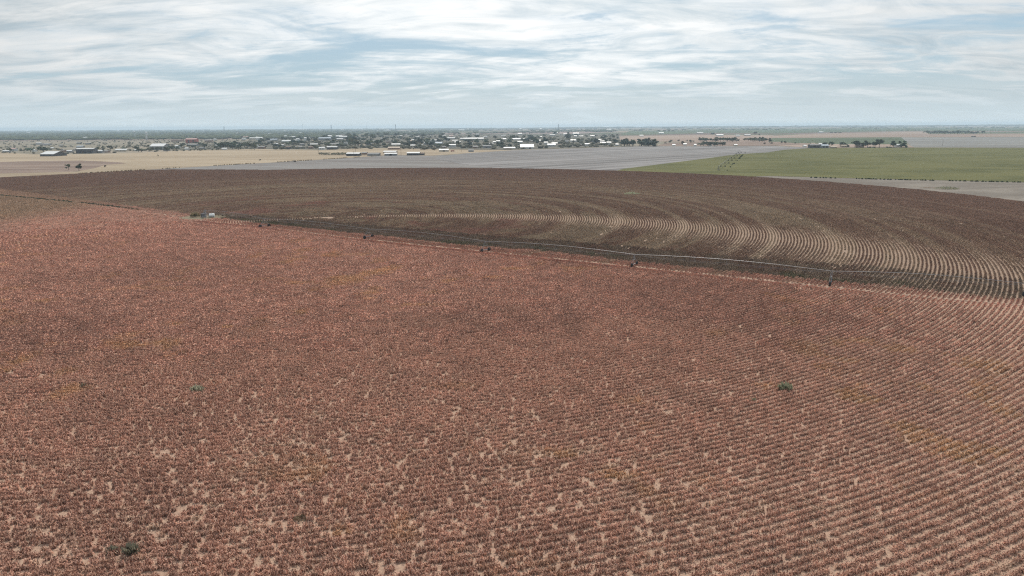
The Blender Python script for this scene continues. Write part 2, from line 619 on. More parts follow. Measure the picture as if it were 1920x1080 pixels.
def plant_crop(name, side, label):
    Ps, picks, rots, scls, tints = [], [], [], [], []
    for lod, seg, d0, d1, nt_, kx in ((0, .5, 0, 135, None, 1), (1, 2.0, 135, 330, False, 1), (1, .5, 135, 330, True, .25), (2, 4.0, 330, 900, None, 1)):
        x, y, a, t, dense, st = ring_points(seg, d0, d1, side, nt_)
        if len(x) == 0: continue
        n = len(x)
        jit = .035 if side < 0 else .035 + .12 * sstep(60, -60, x - .25 * y)
        Ps.append(np.c_[x + rng.normal(0, 1, n) * jit, y + rng.normal(0, 1, n) * jit, np.full(n, .06)])
        picks.append(PROTO_BASE[lod] + rng.integers(0, PROTO_N[lod], n))
        flip = rng.integers(0, 2, n) * math.pi
        rots.append(np.c_[np.zeros(n), np.zeros(n), a + flip + rng.normal(0, .03 if lod else .07, n)])
        hs = .70 + .6 * fbm(x / 1.7, y / 1.7, 61) + rng.normal(0, .09, n)
        ws = rng.uniform(.85, 1.15, n) * dense
        if side > 0: ws = ws * (1 + .65 * sstep(10, -70, x - .25 * y) * sstep(90, 180, y))
        hs = hs * (1 - .4 * sstep(4.5, 1.0, np.abs(st))) * np.minimum(dense, 1) ** 1.5
        if side > 0:
            thin = sstep(-30, 40, x - .12 * y)           # looser, lower rows towards the right
            ws = ws * (1 - .20 * thin); hs = hs * (1 - .20 * thin); t = t * (1 - .02 * thin)[:, None]
        if lod == 1 and side > 0: t = t * 1.2
        if side < 0: hs = hs * .84; ws = ws * .93
        scls.append(np.c_[np.full(n, 1.04 * kx), ws, hs])
        tints.append(t)
    args = [np.concatenate(q) for q in (Ps, picks, rots, scls, tints)]
    print(name, len(args[1]), 'row lengths')
    o = scatter_object(name, M_CROP, PROTOS, *args)
    return tag(o, label, 'crop', kind='stuff')


# ------------------------------------------------------------------ setting: ground and fields
def sheet(name, pts, z, mat, label=None, smooth_n=0):
    """a flat polygon of land"""
    bm = bmesh.new()
    vs = [bm.verts.new((x, y, z)) for x, y in pts]
    f = bm.faces.new(vs)
    bmesh.ops.triangulate(bm, faces=[f])
    bmesh.ops.recalc_face_normals(bm, faces=bm.faces)
    if sum(q.normal.z for q in bm.faces) < 0:
        bmesh.ops.reverse_faces(bm, faces=bm.faces)
    me = bpy.data.meshes.new(name)
    bm.to_mesh(me)
    bm.free()
    me.materials.append(mat)
    return tag(link(bpy.data.objects.new(name, me)), label, kind='structure')


LAND = 21000.0


def land_material():
    m, nt, b = new_mat('plains', .95, .05)
    p = position(nt, (1 / 900, 1 / 620, 1), .22)
    v = N(nt, 'ShaderNodeTexVoronoi', distance='CHEBYCHEV')
    v.inputs['Scale'].default_value = 1.0
    v.inputs['Randomness'].default_value = .8
    nt.links.new(p, v.inputs['Vector'])
    sep = N(nt, 'ShaderNodeSeparateColor')
    nt.links.new(v.outputs['Color'], sep.inputs[0])
    n = N(nt, 'ShaderNodeValToRGB')
    n.color_ramp.interpolation = 'CONSTANT'
    cols = [(.26, .21, .16), (.15, .145, .10), (.20, .16, .13), (.10, .115, .065), (.23, .195, .15), (.17, .13, .11), (.12, .13, .08)]
    cr = n.color_ramp
    while len(cr.elements) < len(cols): cr.elements.new(.5)
    for i, (e, c) in enumerate(zip(cr.elements, cols)):
        e.position = i / len(cols)
        e.color = c + (1,)
    nt.links.new(sep.outputs[0], n.inputs[0])
    n1 = noise_tex(nt, position(nt, (.4, 1, 1)), .02, 6, .65)
    col = mixcol(nt, 1.0, n.outputs[0], ramp(nt, n1, [(.25, .6), (.75, 1.15)]), 'MULTIPLY')
    # near the town the land is dry grass, worn and patchy
    n2 = noise_tex(nt, position(nt, (.3, 1, 1)), .008, 6, .6, .5)
    grass = ramp(nt, n2, [(.3, (.15, .14, .105)), (.5, (.215, .19, .145)), (.7, (.30, .25, .195))])
    g = N(nt, 'ShaderNodeNewGeometry')
    ln = N(nt, 'ShaderNodeVectorMath', operation='LENGTH')
    nt.links.new(g.outputs['Position'], ln.inputs[0])
    mr = N(nt, 'ShaderNodeMapRange')
    mr.inputs['From Min'].default_value = 2300
    mr.inputs['From Max'].default_value = 2900
    nt.links.new(ln.outputs['Value'], mr.inputs['Value'])
    col = mixcol(nt, mr.outputs[0], grass, col)
    nt.links.new(col, b.inputs['Base Color'])
    return m


sheet('ground', [(-LAND, -400), (LAND, -400), (LAND, LAND), (-LAND, LAND)], 0.0, land_material(), 'flat dry plain reaching to the horizon')

th = np.linspace(0, 2 * math.pi, 181)[:-1]
disc = [(EDGE_C[0] + (EDGE_R + 1) * math.cos(t), EDGE_C[1] + (EDGE_R + 1) * math.sin(t)) for t in th]


def soil_material():
    m, nt, b = new_mat('red sandy soil', .95, .04)
    p = position(nt)
    n1 = noise_tex(nt, p, .03, 6, .6)
    col = mixcol(nt, ramp(nt, n1, [(.35, 0), (.65, 1)]), (.44, .305, .22), (.50, .355, .265))
    n2 = noise_tex(nt, p, 3.5, 6, .7)
    col = mixcol(nt, ramp(nt, n2, [(.36, 0), (.60, 1)]), col, (.31, .205, .155))
    n3 = noise_tex(nt, p, 14.0, 3, .7)
    col = mixcol(nt, ramp(nt, n3, [(.6, 0), (.68, .7)]), col, (.60, .47, .36))
    # beyond the track the soil is greyer
    (x0, y0), (x1, y1) = TRACK[2], TRACK[-1]
    L = math.hypot(x1 - x0, y1 - y0)
    dp = N(nt, 'ShaderNodeVectorMath', operation='DOT_PRODUCT')
    nt.links.new(p, dp.inputs[0])
    dp.inputs[1].default_value = (-(y1 - y0) / L, (x1 - x0) / L, 0)
    mr = N(nt, 'ShaderNodeMapRange')
    c0 = (-(y1 - y0) * x0 + (x1 - x0) * y0) / L
    mr.inputs['From Min'].default_value = c0 - 2
    mr.inputs['From Max'].default_value = c0 + 12
    nt.links.new(dp.outputs['Value'], mr.inputs['Value'])
    grey = mixcol(nt, 1.0, col, (.80, .86, .88), 'MULTIPLY')
    col = mixcol(nt, mr.outputs[0], col, grey)
    nt.links.new(col, b.inputs['Base Color'])
    bump(nt, b, n2, 1.0, .12)
    return m


sheet('field_soil', disc, 0.06, soil_material(), 'sandy reddish soil of the round irrigated field')

GREY = field_mat('pale cotton stalks', (0.259, 0.246, 0.239), (0.301, 0.287, 0.281), (0.211, 0.189, 0.182), .02, .12, .9, rz=-.75, stretch=9, lines=.011, contrast=.35)
GREYW = field_mat('dull grey stubble', (0.212, 0.190, 0.178), (0.246, 0.234, 0.222), (0.187, 0.163, 0.152), .02, .1, .9, rz=.3, stretch=5, contrast=.35)
TAN = field_mat('dry tan grass', (0.350, 0.280, 0.197), (0.407, 0.331, 0.239), (0.293, 0.224, 0.152), .012, .05, .8, rz=.1, stretch=5, contrast=.35)
BROWN = field_mat('weathered brown soil', (0.220, 0.159, 0.131), (0.264, 0.198, 0.162), (0.334, 0.267, 0.211), .02, .06, .7, stretch=5, contrast=.35)
GREEN = field_mat('green crop', (0.134, 0.139, 0.056), (0.166, 0.163, 0.069), (0.202, 0.185, 0.072), .02, .12, .8, rz=.2, stretch=2, relief=.5, contrast=.55)
STALK = field_mat('greyish pink stalks', (0.232, 0.203, 0.174), (0.279, 0.247, 0.211), (0.185, 0.156, 0.127), .03, .3, 1.3, stretch=2, contrast=.5)
FARTAN = field_mat('distant pale stubble', (0.295, 0.220, 0.178), (0.344, 0.268, 0.217), (0.262, 0.184, 0.149), .006, .02, .1, stretch=6, contrast=.25)
FARGREY = field_mat('distant grey stalks', (0.217, 0.209, 0.198), (0.257, 0.252, 0.235), (0.185, 0.179, 0.174), .008, .03, .15, rz=.5, stretch=4, contrast=.3)
FARGREEN = field_mat('distant green crop', (0.080, 0.108, 0.063), (0.104, 0.128, 0.077), (0.128, 0.144, 0.090), .004, .02, .1, stretch=6, contrast=.3)
FARPINK = field_mat('distant bare soil', (0.238, 0.181, 0.162), (0.281, 0.214, 0.194), None, .004, .02, .1, stretch=6, contrast=.2)

sheet('dry_grass', G((-300, 350), (0, 333), (145, 326), (300, 317), (420, 310), (560, 302), (640, 297), (730, 291), (810, 292), (880, 287), (960, 282), (900, 279), (820, 280), (700, 277.5), (600, 281.5), (480, 279.5), (350, 282), (240, 287), (170, 289), (60, 289.5), (0, 285), (-300, 286)), .08, TAN, 'field of dry tan grass before the town')
sheet('bare_patch', G((-200, 306), (0, 304), (60, 302), (150, 301), (225, 304.5), (236, 306.5), (200, 309), (175, 316), (140, 322), (60, 324), (0, 325.5), (-200, 330)), .12, BROWN, 'brown bare patch in the dry grass')
sheet('grey_stubble', G((0, 345), (0, 333), (145, 326), (300, 317), (420, 310), (560, 302), (640, 297), (730, 291), (830, 290), (850, 300), (950, 318), (1010, 330), (500, 345)), .05, GREYW, 'dull grey stubble between dry grass and crop circle')
sheet('grey_field', G((815, 297), (822, 299.5), (850, 305), (900, 312), (950, 317), (1050, 325), (1150, 325), (1185, 315), (1300, 303), (1400, 290), (1450, 285), (1500, 279), (1525, 276.5), (1440, 273.8), (1380, 274.5), (1200, 274.5), (1100, 277.5), (960, 282), (880, 287), (830, 292)), .10, GREY, 'pale grey field of bare cotton stalks')
sheet('green_field', G((1150, 322), (1170, 316.5), (1230, 309), (1330, 296.5), (1380, 289.5), (1440, 285.8), (1470, 281), (1520, 277.7), (1640, 277), (1920, 277.5), (2150, 277.5), (2150, 350), (1920, 342), (1750, 338), (1600, 334.5), (1440, 330), (1400, 332), (1250, 332)), .14, GREEN, 'green field beyond the round field')
sheet('stalk_strip', G((1330, 333), (1400, 327.5), (1440, 329.5), (1600, 334), (1750, 337.5), (1920, 341.5), (2150, 350), (2300, 460), (1900, 410), (1500, 350)), .03, STALK, 'strip of grey pink stalks along the green field')
sheet('pale_stubble', G((1330, 262), (1450, 255), (1530, 250.5), (1730, 247), (1745, 251.5), (1920, 251), (2200, 250), (2200, 256), (1920, 256.5), (1690, 257.2), (1450, 258.8), (1380, 262)), .16, FARTAN, 'distant pale stubble strip')
sheet('green_strip', G((1430, 264), (1450, 259), (1690, 257.5), (1702, 264), (1700, 272), (1560, 271), (1450, 268)), .18, FARGREEN, 'distant strip of green behind the farm')
sheet('far_grey_field', G((1690, 258), (1920, 257), (2200, 256.5), (2200, 277), (1920, 277), (1710, 276), (1700, 266)), .20, FARGREY, 'distant grey field right of the farm')
sheet('farm_yard', G((1440, 272), (1500, 268.5), (1570, 270.5), (1700, 271), (1715, 276.5), (1640, 276.6), (1525, 277.2), (1500, 276)), .24, FARTAN, 'dry yard around the farm')
sheet('town_edge_field', G((1100, 261), (1150, 256.5), (1310, 252.5), (1450, 254), (1440, 266), (1300, 266.5), (1180, 264)), .22, FARTAN, 'distant pale field behind the dark tree row')
sheet('brown_strip', G((1250, 268), (1360, 266), (1460, 266), (1520, 271), (1440, 273.6), (1380, 273.8), (1230, 274)), .26, BROWN, 'brown strip below the far tree row')
sheet('far_green_field', G((1160, 254), (1230, 252.2), (1330, 249.5), (1460, 250.5), (1530, 248.3), (1730, 245), (1920, 246), (2200, 245), (2200, 238.5), (1920, 239.5), (1650, 240), (1400, 242), (1180, 246)), .28, FARGREEN, 'hazy green farmland towards the horizon')
sheet('far_pink_field', G((640, 255.5), (700, 253), (880, 249.5), (1080, 247.3), (1160, 247.3), (1080, 251), (880, 253.3), (760, 257.5), (660, 258)), .30, FARPINK, 'distant pinkish bare field behind the town')

TOWNG = field_mat('town lots', (.115, .115, .09), (.18, .165, .13), (.27, .24, .20), .02, .08, .5, stretch=2, contrast=.5)
sheet('town_ground', G((330, 281), (330, 276), (480, 263), (480, 256), (640, 254), (735, 253), (960, 250.5), (1160, 251), (1165, 274), (1100, 276.5), (960, 281), (880, 280.5), (800, 279), (690, 277), (600, 280), (480, 279)), .34, TOWNG, 'worn lots, yards and streets of the town')
sheet('wooded_plain', G((-200, 262), (-200, 246), (0, 246), (300, 245.5), (560, 245), (700, 247), (640, 252), (480, 254), (400, 258), (300, 261)), .36, field_mat('woodland floor', (.06, .07, .045), (.09, .095, .065), None, .004, .02, .1, contrast=.3), 'wooded ground behind the open grass on the left')
TRACKM = field_mat('track dust', (.30, .205, .155), (.37, .26, .20), (.24, .155, .12), .05, .4, 2.0, contrast=.5)


def strip(name, line, w, z, mat, label, off=0.0):
    L, R = [], []
    for i, (x, y) in enumerate(line):
        x0, y0 = line[max(0, i - 1)]
        x1, y1 = line[min(len(line) - 1, i + 1)]
        d = Vector((x1 - x0, y1 - y0)).normalized()
        n = Vector((-d.y, d.x))
        L.append((x + n.x * (off + w / 2), y + n.y * (off + w / 2)))
        R.append((x + n.x * (off - w / 2), y + n.y * (off - w / 2)))
    mb = MB()
    for i in range(len(line) - 1):
        mb.face((*R[i], z), (*R[i + 1], z), (*L[i + 1], z), (*L[i], z))
    return tag(mb.build(name, mat), label, kind='structure')


sheet('dirt_road', G((-200, 264.6), (0, 264.2), (110, 263.2), (240, 262.4), (420, 262.2), (420, 261.6), (240, 261.4), (110, 262), (0, 262.8), (-200, 263.2)), .38, FARTAN, 'pale strip of bare land in front of the hazy woods')
strip('field_track', TRACK[1:], 1.2, .066, TRACKM, 'narrow dirt track across the round field')
PADM = field_mat('pale weedy pad', (.20, .165, .11), (.26, .215, .15), (.36, .33, .25), .08, .5, 2.0, contrast=.5)
sheet('pivot_pad', PAD, .072, PADM, 'weedy pad at the middle of the field')

# ------------------------------------------------------------------ the crops
plant_crop('sorghum_crop', 1, 'reddish brown sorghum standing in curved rows in the foreground')
plant_crop('darker_sorghum_crop', -1, 'darker brown sorghum in curved rows beyond the track')

#@@OBJECTS@@
# ------------------------------------------------------------------ materials of the things
WALLS = dict(white=plain_mat('white siding', (.62, .61, .58), .15), cream=plain_mat('cream siding', (.52, .46, .37), .2), grey=plain_mat('grey siding', (.30, .30, .30), .25),
             dark=plain_mat('dark siding', (.10, .10, .105), .3), brick=plain_mat('brown brick', (.26, .17, .13), .25), red=plain_mat('red siding', (.30, .075, .06), .2),
             tan=plain_mat('tan stucco', (.42, .33, .25), .2))
ROOFS = dict(white=plain_mat('white metal roof', (.66, .66, .65), .08, .45, spec=.4), pale=plain_mat('pale grey roof', (.58, .58, .57), .15, .6), grey=plain_mat('grey shingles', (.27, .265, .26), .25),
             brown=plain_mat('brown shingles', (.22, .165, .13), .25), pink=plain_mat('faded red metal roof', (.52, .34, .31), .15, .6), blue=plain_mat('blue grey metal roof', (.42, .47, .52), .12, .5),
             tan=plain_mat('tan roof', (.48, .40, .32), .2))
M_DOOR = plain_mat('dark opening', (.045, .045, .05), .2)
M_GLASS = plain_mat('window glass', (.06, .07, .085), .1, .2, spec=.5)
M_BARK = plain_mat('bark', (.10, .075, .055), .3)
M_STEEL = plain_mat('galvanised steel', (.31, .315, .33), .12, .45, spec=.5, metal=.35)
M_STEELD = plain_mat('dull steel', (.20, .205, .21), .2, .6, metal=.2)
M_RUBBER = plain_mat('tyre rubber', (.03, .03, .03), .2)
M_POLY = plain_mat('white tank plastic', (.82, .82, .80), .05, .4, spec=.4)
M_ENG = plain_mat('grey painted metal', (.22, .22, .24), .3, .5)
M_WOOD = plain_mat('weathered pole wood', (.13, .105, .085), .25)
M_REDPAINT = plain_mat('red paint', (.30, .035, .03), .1, .4, spec=.5)
M_PALE = plain_mat('pale painted steel', (.66, .68, .70), .08, .5)
LEAF_M = dict(dark=leaf_mat('dark green leaves', (.058, .084, .050)), olive=leaf_mat('olive green leaves', (.098, .112, .064)),
              yellow=leaf_mat('yellowing leaves', (.16, .135, .06)), brown=leaf_mat('thin brown branches', (.125, .095, .07)), blue=leaf_mat('dark bluish green leaves', (.054, .080, .064)))
M_WEED = leaf_mat('grey green weed leaves', (.30, .29, .20), .3, .45)
M_DRYWEED = leaf_mat('dry brown weed leaves', (.26, .20, .13), .3, .4)


# ------------------------------------------------------------------ trees
def leaf_cloud(mb, rr, lobes, n, size, flat=.75):
    for i in range(n):
        cx, cy, cz, r, rz = rr.choice(lobes)
        # most leaves near the outside of a lobe
        d = Vector((rr.gauss(0, 1), rr.gauss(0, 1), rr.gauss(0, 1))).normalized()
        q = r * rr.uniform(.45, 1.05)
        p = Vector((cx + d.x * q, cy + d.y * q, cz + d.z * q * rz / r))
        nrm = (d + Vector((rr.gauss(0, .5), rr.gauss(0, .5), rr.gauss(0, .5) + .2))).normalized()
        a = nrm.orthogonal().normalized()
        a = Matrix.Rotation(rr.uniform(0, 6.28), 3, nrm) @ a
        b = nrm.cross(a)
        s = size * rr.uniform(.6, 1.3)
        mb.face(p - a * s * .6 - b * s * .3, p + a * s * .1 - b * s * .55, p + a * s * .7 + b * s * .1, p - a * s * .05 + b * s * .55)


def tree_proto(rr, form):
    """unit tree: 1 m tall, scaled when placed"""
    t, c = MB(), MB()
    if form == 'round':
        lobes = [(rr.uniform(-.26, .26), rr.uniform(-.26, .26), rr.uniform(.42, .8), rr.uniform(.16, .27), rr.uniform(.13, .22)) for _ in range(9)]
    elif form == 'broad':
        lobes = [(rr.uniform(-.42, .42), rr.uniform(-.35, .35), rr.uniform(.45, .78), rr.uniform(.17, .28), rr.uniform(.12, .2)) for _ in range(12)]
    elif form == 'tall':
        lobes = [(rr.uniform(-.12, .12), rr.uniform(-.12, .12), .22 + .62 * i / 7, rr.uniform(.12, .2) * (1.1 - .6 * i / 7), .14) for i in range(8)]
    elif form == 'loose':
        lobes = [(rr.uniform(-.3, .3), rr.uniform(-.3, .3), rr.uniform(.35, .85), rr.uniform(.10, .18), rr.uniform(.1, .16)) for _ in range(8)]
    else:                                            # bush
        lobes = [(rr.uniform(-.5, .5), rr.uniform(-.4, .4), rr.uniform(.22, .55), rr.uniform(.22, .4), rr.uniform(.2, .36)) for _ in range(8)]
    leaf_cloud(c, rr, lobes, 150 if form != 'loose' else 90, .085)
    for lx, ly, lz, lr, _ in lobes:                  # shaded inner leaves
        for k in range(5):
            p = Vector((lx + rr.gauss(0, lr * .3), ly + rr.gauss(0, lr * .3), lz + rr.gauss(0, lr * .25)))
            s = lr * .55
            a = Vector((rr.gauss(0, 1), rr.gauss(0, 1), rr.gauss(0, 1))).normalized()
            b = a.orthogonal().normalized()
            c.face(p - a * s, p + b * s, p + a * s, p - b * s)
    top = .55 if form != 'bush' else .3
    t.tube([(0, 0, -.02), (rr.uniform(-.02, .02), rr.uniform(-.02, .02), top * .5), (rr.uniform(-.03, .03), rr.uniform(-.03, .03), top)], .035, 6, .015)
    for lx, ly, lz, lr, _ in lobes[:5]:
        t.tube([(0, 0, top * .55), (lx * .5, ly * .5, (lz + top * .55) / 2 + .03), (lx, ly, lz)], .014, 4, .005)
    return t, c


TREE_RR = random.Random(21)
TREE_ME = {}
for form in ('round', 'broad', 'tall', 'loose', 'bush'):
    TREE_ME[form] = []
    for k in range(4):
        t, c = tree_proto(TREE_RR, form)
        TREE_ME[form].append((t, c))
TREE_CACHE = {}


def plant_tree(x, y, h, w, form, leaf, label, group=None, name=None, cat=None):
    """a tree of height h and crown width w at x, y"""
    k = TREE_RR.randrange(4)
    key = (form, k, leaf)
    root = empty(name or ('bush' if form == 'bush' else 'tree'), (x, y, 0), TREE_RR.uniform(0, 6.28))
    if key not in TREE_CACHE:
        t, c = TREE_ME[form][k]
        co = c.build('crown', LEAF_M[leaf], root)
        to = t.build('trunk', M_BARK, root)
        TREE_CACHE[key] = (co, to)
    else:
        for src in TREE_CACHE[key]:
            d = src.copy()
            COL.objects.link(d)
            d.parent = root
    base_w = {'round': .85, 'broad': 1.2, 'tall': .42, 'loose': .75, 'bush': 1.5}[form]
    root.scale = (w / base_w, w / base_w, h)
    return tag(root, label, cat or ('bush' if form == 'bush' else 'tree'), group)


def px_tree(px, by, wpx, hpx, form, leaf, label, group=None, **kw):
    s = px_size(px, by)
    x, y = ground_at(px, by)
    return plant_tree(x, y + wpx * s * .3, hpx * s, wpx * s, form, leaf, label, group, **kw)


# the single trees that stand out
px_tree(127, 319.5, 12, 13, 'loose', 'olive', 'thin olive tree, left one of two standing alone in the brown patch')
px_tree(146, 321, 13, 15, 'round', 'dark', 'fuller dark tree, right one of two standing alone in the brown patch')
px_tree(196, 313.5, 8, 5, 'bush', 'brown', 'low brown bush in the dry grass right of the two lone trees')
px_tree(296, 294, 2.6, 5, 'loose', 'olive', 'tiny lone sapling in the middle of the tan grass')
px_tree(487, 301, 5, 3.5, 'bush', 'brown', 'small brown bush in the dry grass near its right end')
px_tree(552, 304, 7, 4.5, 'bush', 'brown', 'brown weed bush on the edge between dry grass and grey stubble')
px_tree(54, 285.5, 17, 9, 'broad', 'dark', 'wide dark tree left of the bigger tree by the white barn', )
px_tree(76, 287, 26, 13, 'broad', 'dark', 'big dark spreading tree right behind the white roofed barn')
px_tree(13, 284.5, 14, 7, 'broad', 'olive', 'low spreading tree near the little red roofed house')
px_tree(36, 283.5, 10, 5, 'bush', 'olive', 'olive bush between the red roofed house and the wide dark tree')
for x, w, h in ((148, 9, 6), (164, 9, 5)):
    px_tree(x, 287.5, w, h, 'broad', 'dark', 'dark tree close against the long dark building', 'trees against the long dark building')
px_tree(180, 284, 12, 9, 'broad', 'olive', 'olive tree just right of the long dark building')
px_tree(192, 281, 6, 8, 'tall', 'dark', 'narrow dark tree a little right of the long dark building')
px_tree(205, 283, 13, 11, 'round', 'olive', 'rounded pale olive tree between dark building and low white building')
px_tree(231, 283, 11, 8, 'broad', 'dark', 'dark tree behind the low white building by the dry grass')
# the farm on the right
px_tree(1547, 274, 12.3, 7.3, 'round', 'dark', 'small rounded dark tree just behind the pale farm shed')
px_tree(1561, 275, 11.7, 10.1, 'round', 'dark', 'dark rounded tree right beside the pale farm shed')
px_tree(1583, 276, 18.2, 10.6, 'broad', 'dark', 'spreading dark farm tree over the small tan farmhouse')
px_tree(1592, 276.5, 7.8, 6.7, 'bush', 'dark', 'low dark bush beside the small tan farmhouse')
px_tree(1606, 277, 22.1, 14.6, 'broad', 'dark', 'large dark farm tree right of the small tan farmhouse')
px_tree(1621, 277, 13.0, 10.1, 'round', 'dark', 'dark farm tree, left half of the pair in the middle of the farm')
px_tree(1629, 277, 16.9, 14.0, 'round', 'dark', 'dark farm tree, right half of the pair in the middle of the farm')
px_tree(1642, 277, 11.7, 12.3, 'round', 'dark', 'dark farm tree leaning onto the tallest crown of the farm')
px_tree(1651, 277, 16.9, 16.8, 'round', 'dark', 'tallest dark farm tree with a pointed top')
px_tree(1677, 276.5, 13.0, 12.3, 'round', 'dark', 'dark farm tree left of the white roof at the right end')
px_tree(1693, 276.5, 16.9, 13.4, 'tall', 'dark', 'pointed dark farm tree at the right end of the farm')
px_tree(1700, 276.8, 10.4, 5.6, 'bush', 'dark', 'dark low bush at the right tip of the farm')
for x in (1632, 1640, 1664, 1671):
    px_tree(x, 277.2, 8, 3.2, 'bush', 'dark', 'low dark hedge bush along the foot of the farm trees', 'hedge bushes of the farm')
px_tree(1444, 268.5, 10, 10, 'round', 'dark', 'dark tree at the right end of the far tree row')
px_tree(1447, 270, 5, 5, 'bush', 'dark', 'small dark bush below the right end of the far tree row')
px_tree(1466, 269.5, 5, 5.5, 'round', 'olive', 'left one of two small trees alone between tree row and farm')
px_tree(1473, 269.5, 6, 5.5, 'round', 'olive', 'right one of two small trees alone between tree row and farm')
px_tree(1491.5, 269.5, 4, 4, 'bush', 'dark', 'single little dark bush left of the farm')
px_tree(1434, 271, 5, 4, 'round', 'brown', 'small reddish brown tree in front of the far tree row')
px_tree(1417, 252.5, 11, 6, 'broad', 'dark', 'hazy dark tree beside far white buildings, right of the long roof')
px_tree(1424, 254, 5, 3.5, 'bush', 'dark', 'small hazy bush at the foot of the tree by far white buildings')
px_tree(1337, 253.5, 9, 5, 'broad', 'dark', 'hazy dark tree just left of the far long white roof')


def in_region(n, x0, x1, y0, y1, rr, lo=None):
    out = []
    while len(out) < n:
        y = y0 + (y1 - y0) * rr.random() ** .8
        x = rr.uniform(x0, x1)
        if all(abs(x - a) > 3.0 or abs(y - b) > .9 for a, b in out) or rr.random() < .02:
            out.append((x, y))
    return out


FORMTXT = dict(round='rounded', broad='spreading', tall='narrow', loose='thin', bush='low')
LEAFTXT = dict(dark='dark green', olive='olive green', yellow='yellowing', brown='brown', blue='bluish dark')
AREA_RR = random.Random(99)
# area: (count, x0, x1, y0, y1, height px range, width px range, forms, leaves, place)
AREAS = [
    (18, 406, 480, 273, 281, (8, 13), (9, 15), ('round', 'broad'), ('dark', 'dark', 'olive', 'blue'), 'in the grove where dry grass meets the town'),
    (12, 240, 330, 277, 285.5, (5, 9), (8, 13), ('round', 'broad'), ('dark', 'olive'), 'around the long pale roofed shed'),
    (12, 334, 405, 266, 281, (5, 10), (7, 12), ('round', 'broad'), ('dark', 'olive'), 'near the red building'),
    (34, 482, 640, 258, 277, (6, 10), (8, 14), ('round', 'broad', 'round'), ('dark', 'olive', 'blue'), 'among the white roofed left half of town'),
    (30, 642, 735, 256, 276, (7, 12), (9, 15), ('round', 'broad'), ('dark', 'olive', 'olive', 'blue'), 'in the wooded middle of town'),
    (56, 736, 965, 254, 278, (6, 11), (8, 14), ('round', 'broad', 'round'), ('dark', 'olive', 'blue'), 'behind the roadside sheds in town'),
    (34, 966, 1160, 252, 274, (5, 10), (7, 13), ('round', 'broad'), ('dark', 'olive', 'blue'), 'among houses along the grey field'),
    (16, 1163, 1234, 273.2, 274.8, (9.5, 13), (9.5, 13), ('round', 'tall', 'round'), ('blue', 'dark'), 'in the dense dark row behind the grey field'),
    (8, 1238, 1308, 263, 273.5, (4, 7), (5, 8), ('loose', 'round'), ('brown', 'olive'), 'scattered right of the dense dark row'),
    (11, 1310, 1362, 273.4, 274.6, (6, 8.5), (8, 11), ('round', 'broad'), ('dark', 'olive'), 'in the short row before the brown strip'),
    (26, 1312, 1442, 264, 266.5, (5, 8), (8, 12), ('round', 'broad'), ('olive', 'dark'), 'in the long olive row above the brown strip'),
    (20, 1742, 1828, 250.6, 251.6, (4, 6.5), (7, 10), ('round', 'broad'), ('blue', 'dark'), 'in the far hazy belt on the right'),
]
for n, x0, x1, y0, y1, hr, wr, forms, leaves, place in AREAS:
    for (x, y) in in_region(n, x0, x1, y0, y1, AREA_RR):
        fo, le = AREA_RR.choice(forms), AREA_RR.choice(leaves)
        lab = f'{FORMTXT[fo]} {LEAFTXT[le]} tree {place}'
        k = .62 + .38 * (y - y0 + 4) / (y1 - y0 + 4) if y1 - y0 > 5 else 1
        px_tree(x, y, AREA_RR.uniform(*wr) * k * 1.3, AREA_RR.uniform(*hr) * k * (1.35 if fo == 'tall' else 1.12), fo, le, lab, lab.replace(' tree ', ' trees '))
px_tree(661, 271, 13, 12, 'round', 'yellow', 'yellow green tree glowing in the middle of town')
px_tree(1833, 251, 8, 6, 'round', 'blue', 'hazy tree right of the far belt, left of the last two')
px_tree(1844, 251, 8, 6, 'round', 'blue', 'hazy tree at the right end beyond the far belt')
px_tree(1733, 250, 5, 5, 'loose', 'olive', 'thin pale tree at the left end of the far belt')
for x in (1692, 1703, 1717, 1724):
    px_tree(x, 245.5, 6, 2.6, 'broad', 'blue', 'faint hazy tree far behind the tall farm trees', 'faint far trees behind the farm')
for x in (1236, 1246, 1255, 1262):
    px_tree(x, 247.3, 9, 3.6, 'broad', 'blue', 'faint hazy tree in the far clump above the dense dark row', 'far clump above the dark row')
for x in (1560, 1568, 1576):
    px_tree(x, 250, 7, 3, 'broad', 'blue', 'faint hazy tree right of the far barn', 'faint trees right of the far barn')


# ------------------------------------------------------------------ weeds in the crop
def weed(px, by, wpx, hpx, label, mat=None, name='weed_clump', n=170, cat='weed'):
    s = px_size(px, by)
    x, y = ground_at(px, by)
    mb = MB()
    rr = random.Random(int(px))
    W, Hh = wpx * s / 2, hpx * s
    for i in range(n):
        a, q = rr.uniform(0, 6.28), math.sqrt(rr.random())
        bx, by_ = math.cos(a) * q * W, math.sin(a) * q * W * .8
        top = Hh * (1 - .6 * q * q) * rr.uniform(.6, 1.1)
        d = Vector((math.cos(a) * .5 * q + rr.gauss(0, .3), math.sin(a) * .5 * q + rr.gauss(0, .3), 1)).normalized()
        p = Vector((bx, by_, top * .25))
        e = p + d * top * .8
        sd_ = d.cross(Vector((rr.gauss(0, 1), rr.gauss(0, 1), rr.gauss(0, 1)))).normalized() * Hh * .09
        mb.face(p, p + (e - p) * .5 + sd_, e, p + (e - p) * .5 - sd_)
    o = mb.build(name, mat or M_WEED)
    o.location = (x, y, .06)
    return tag(o, label, cat)


